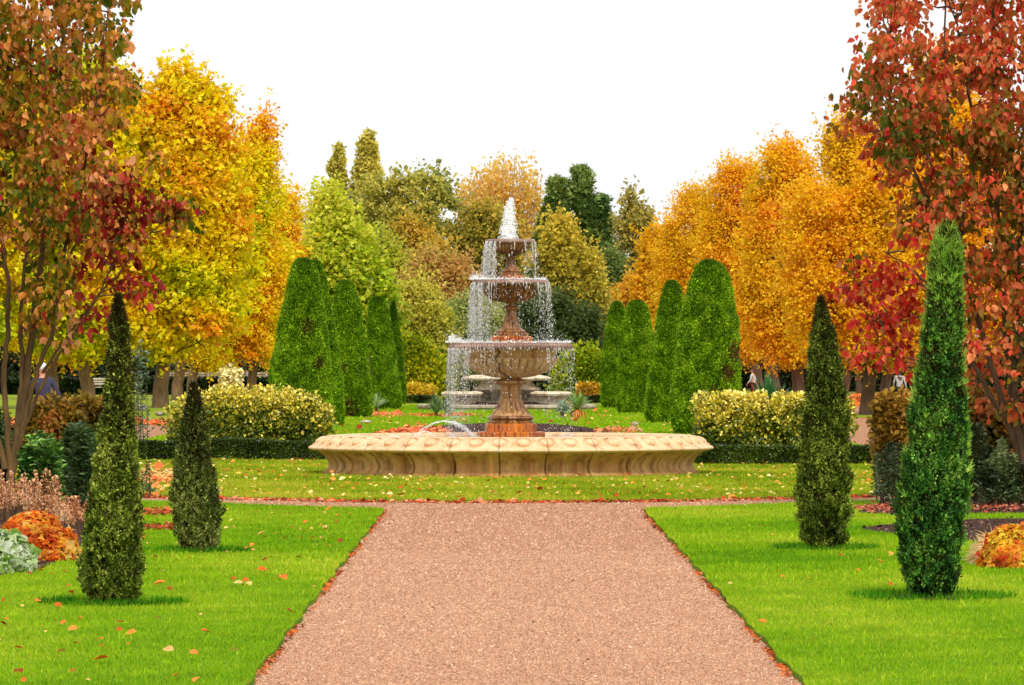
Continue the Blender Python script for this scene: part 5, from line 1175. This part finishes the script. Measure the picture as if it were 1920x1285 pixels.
def stone(name, px, py, r, label, cols=(200, 190, 190), sq=(1, 1, .8)):
    import bmesh
    g = G(px, py); bm = bmesh.new(); bmesh.ops.create_icosphere(bm, subdivisions=3, radius=r)
    for v in bm.verts:
        k = 1+.08*math.sin(v.co.x*9/r*.3+1)+.06*math.sin(v.co.y*7/r*.4)+.05*math.sin(v.co.z*11/r*.3); v.co = Vector((v.co.x*sq[0]*k+g[0], v.co.y*sq[1]*k+g[1], v.co.z*sq[2]*k+r*sq[2]*.85))
    me = bpy.data.meshes.new(name); bm.to_mesh(me); bm.free()
    for p in me.polygons: p.use_smooth = True
    at = me.color_attributes.new('Tint', 'FLOAT_COLOR', 'POINT'); at.data.foreach_set('color', np.ones(len(me.vertices)*4, np.float32))
    o = link(name, me, M_GREYST); tag(o, label, 'stone'); return o
stone('rounded_stone', 1190, 801, .085, 'small rounded pale stone on the grass before the right yews', sq=(1.1, 1, .9))
stone('rounded_stone', 686, 795, .11, 'flat grey stone at the foot of the third left yew', sq=(1.6, 1, .5))
stone('rounded_stone', 299, 780, .1, 'pale pinkish stone on the lawn beside the thick left trunk', sq=(1.5, 1, .7))
stone('rounded_stone', 265, 772, .16, 'dark rounded stone right of the large left juniper, by the trunks', sq=(1.4, 1, .8))

# ------------------------------------------------------------------ people
def cloth(name, c, rough=.85):
    m, n, b = new_mat(name); t = noise_tex(n, 60, 4, .6); r = cramp(n, t.outputs[0], [(.3, tuple(v*.75 for v in c)), (.7, tuple(min(1, v*1.15) for v in c))])
    n.links.new(r.outputs[0], b.inputs['Base Color']); b.inputs['Roughness'].default_value = rough; return m
M_SKIN = cloth('skin', L(206, 140, 112), .6); M_SKIND = cloth('dark_skin', L(90, 60, 46), .6)
def skin_mesh(name, verts, edges, radii, sub=2):
    me = bpy.data.meshes.new(name); me.from_pydata([tuple(v) for v in verts], edges, []); o = bpy.data.objects.new(name, me); COL.objects.link(o)
    o.modifiers.new('s', 'SKIN'); s = o.modifiers.new('u', 'SUBSURF'); s.levels = s.render_levels = sub
    for v, r in zip(me.skin_vertices[0].data, radii): v.radius = r if isinstance(r, tuple) else (r, r)
    me.skin_vertices[0].data[0].use_root = True
    bpy.context.view_layer.update(); ev = o.evaluated_get(bpy.context.evaluated_depsgraph_get()); out = bpy.data.meshes.new_from_object(ev)
    bpy.data.objects.remove(o); 
    for p in out.polygons: p.use_smooth = True
    return out
def person(px, d, H, label, shirt, trousers, hair, skin=M_SKIN, yaw=0.0, arm=.10, step=.16, group=None):
    x = (px-VX)/F*d; root = empty('person', (x, d, 0), label, 'person', group, 0)
    k = H/1.75; ca, sa = math.cos(yaw), math.sin(yaw)
    def W(p): return Vector(((p[0]*ca-p[1]*sa)*k+x, (p[0]*sa+p[1]*ca)*k+d, p[2]*k+ZP))
    # person faces +Y (away from the camera) at yaw 0
    J = dict(pel=(0,0,.95), sp=(0,-.01,1.12), ch=(0,-.01,1.32), nk=(0,0,1.47), nk2=(0,.01,1.54), hd=(0,.02,1.63), hd2=(0,.02,1.70))
    for s, n_ in ((-1, 'l'), (1, 'r')):
        st = step*s
        J.update({'sh'+n_: (.18*s,-.01,1.42), 'el'+n_: (.18*s+arm*s,-.04-st*.5,1.15), 'wr'+n_: (.20*s+arm*s,.06-st*.9,.93), 'pa'+n_: (.20*s+arm*s,.09-st,.87),
                  'hp'+n_: (.095*s,0,.90), 'kn'+n_: (.10*s,.03+st*.6,.50), 'an'+n_: (.10*s,-.03+st*1.1,.08), 'to'+n_: (.115*s,.12+st*1.1,.03)})
    R_ = dict(pel=(.15,.11), sp=(.135,.095), ch=(.16,.11), nk=.062, nk2=.055, hd=(.075,.092), hd2=(.066,.08))
    for n_ in 'lr': R_.update({'sh'+n_: .065, 'el'+n_: .042, 'wr'+n_: .028, 'pa'+n_: (.038,.02), 'hp'+n_: .088, 'kn'+n_: .058, 'an'+n_: .04, 'to'+n_: .035})
    ks = list(J); ix = {q: i for i, q in enumerate(ks)}
    E = [('pel','sp'),('sp','ch'),('ch','nk'),('nk','nk2'),('nk2','hd'),('hd','hd2')]
    for n_ in 'lr': E += [('ch','sh'+n_),('sh'+n_,'el'+n_),('el'+n_,'wr'+n_),('wr'+n_,'pa'+n_),('pel','hp'+n_),('hp'+n_,'kn'+n_),('kn'+n_,'an'+n_),('an'+n_,'to'+n_)]
    sc = lambda r, f=1: tuple(v*k*f for v in r) if isinstance(r, tuple) else (r*k*f, r*k*f)
    link('body', skin_mesh('body', [W(J[q]) for q in ks], [(ix[a], ix[b]) for a, b in E], [sc(R_[q]) for q in ks]), skin, root)
    def sub(name, chain, ed, f, mat):
        ii = {q: i for i, q in enumerate(chain)}
        link(name, skin_mesh(name, [W(J[q]) for q in chain], [(ii[a], ii[b]) for a, b in ed], [sc(R_[q], f) for q in chain]), mat, root)
    J['nkc'] = (0,0,1.455); R_['nkc'] = .075; J['hem'] = (0,0,.90); R_['hem'] = (.15,.115)
    sub('shirt', ['ch','sp','pel','hem','nkc','shl','ell','shr','elr','wrl','wrr'], [('ch','sp'),('sp','pel'),('pel','hem'),('ch','nkc'),('ch','shl'),('shl','ell'),('ch','shr'),('shr','elr'),('ell','wrl'),('elr','wrr')], 1.14, shirt)
    sub('trousers', ['pel','hpl','knl','anl','hpr','knr','anr'], [('pel','hpl'),('hpl','knl'),('knl','anl'),('pel','hpr'),('hpr','knr'),('knr','anr')], 1.18, trousers)
    for n_ in 'lr': sub('shoe', ['an'+n_,'to'+n_], [('an'+n_,'to'+n_)], 1.25, M_SHOE)
    for s, n_ in ((-1, 'l'), (1, 'r')):      # five fingers a hand, curled a little
        pa = J['pa'+n_]; paths = []
        for i in range(4):
            b = np.array([pa[0]-.0, pa[1]-.028+.019*i, pa[2]-.03]); l = (.065, .075, .07, .055)[i]
            paths.append((np.array([W(b), W(b+[-.006*s, .004, -l*.5]), W(b+[-.02*s, .008, -l])]), np.array([.009, .008, .006])*k))
        b = np.array([pa[0], pa[1]+.03, pa[2]+.02]); paths.append((np.array([W(b), W(b+[0, .025, -.02]), W(b+[-.005*s, .032, -.05])]), np.array([.01, .009, .007])*k))
        V, Fc = tubes(paths, 6); link('fingers', mesh_np('fingers', V, Fc, None, True), skin, root)
    import bmesh
    def ball(name, c, r, mat, cut=None):
        bm = bmesh.new(); bmesh.ops.create_uvsphere(bm, u_segments=20, v_segments=14, radius=1)
        for v in bm.verts: v.co = Vector(W((c[0]+v.co.x*r[0], c[1]+v.co.y*r[1], c[2]+v.co.z*r[2])))
        me = bpy.data.meshes.new(name); bm.to_mesh(me); bm.free()
        for p in me.polygons: p.use_smooth = True
        link(name, me, mat, root)
    ball('hair', (0, -.005, 1.685), (.088, .104, .085), hair)
    for s in (-1, 1):
        ball('ear', (.088*s, .015, 1.635), (.012, .02, .032), skin); ball('eye', (.032*s, .108, 1.655), (.012, .008, .008), M_EYE)
    ball('nose', (0, .118, 1.63), (.013, .02, .024), skin); ball('mouth', (0, .106, 1.59), (.024, .008, .006), M_LIPS)
    return root
M_SHOE = cloth('dark_shoe', L(40, 34, 32)); M_EYE = cloth('eye', L(40, 30, 26)); M_LIPS = cloth('lips', L(170, 90, 84))
person(80, 106, 1.76, 'white-haired man in a navy shirt seen from behind, at the left border', cloth('navy_shirt', L(52, 50, 78)), cloth('navy_trousers', L(40, 38, 54)), cloth('white_hair', L(232, 226, 220)), yaw=.5, arm=.12)
person(1687, 200, 1.42, 'man in a light grey shirt and dark trousers walking under the right trees', cloth('grey_shirt', L(178, 178, 176)), cloth('black_trousers', L(24, 24, 26)), cloth('black_hair', L(22, 18, 16)), M_SKIND, yaw=-.2, arm=.1)
person(1411, 240, 1.34, 'distant walker in a white jacket beside the largest right yew', cloth('white_jacket', L(196, 196, 198)), cloth('dark_red_trousers', L(120, 30, 30)), cloth('brown_hair', L(120, 60, 44)), yaw=1.2, arm=.06)
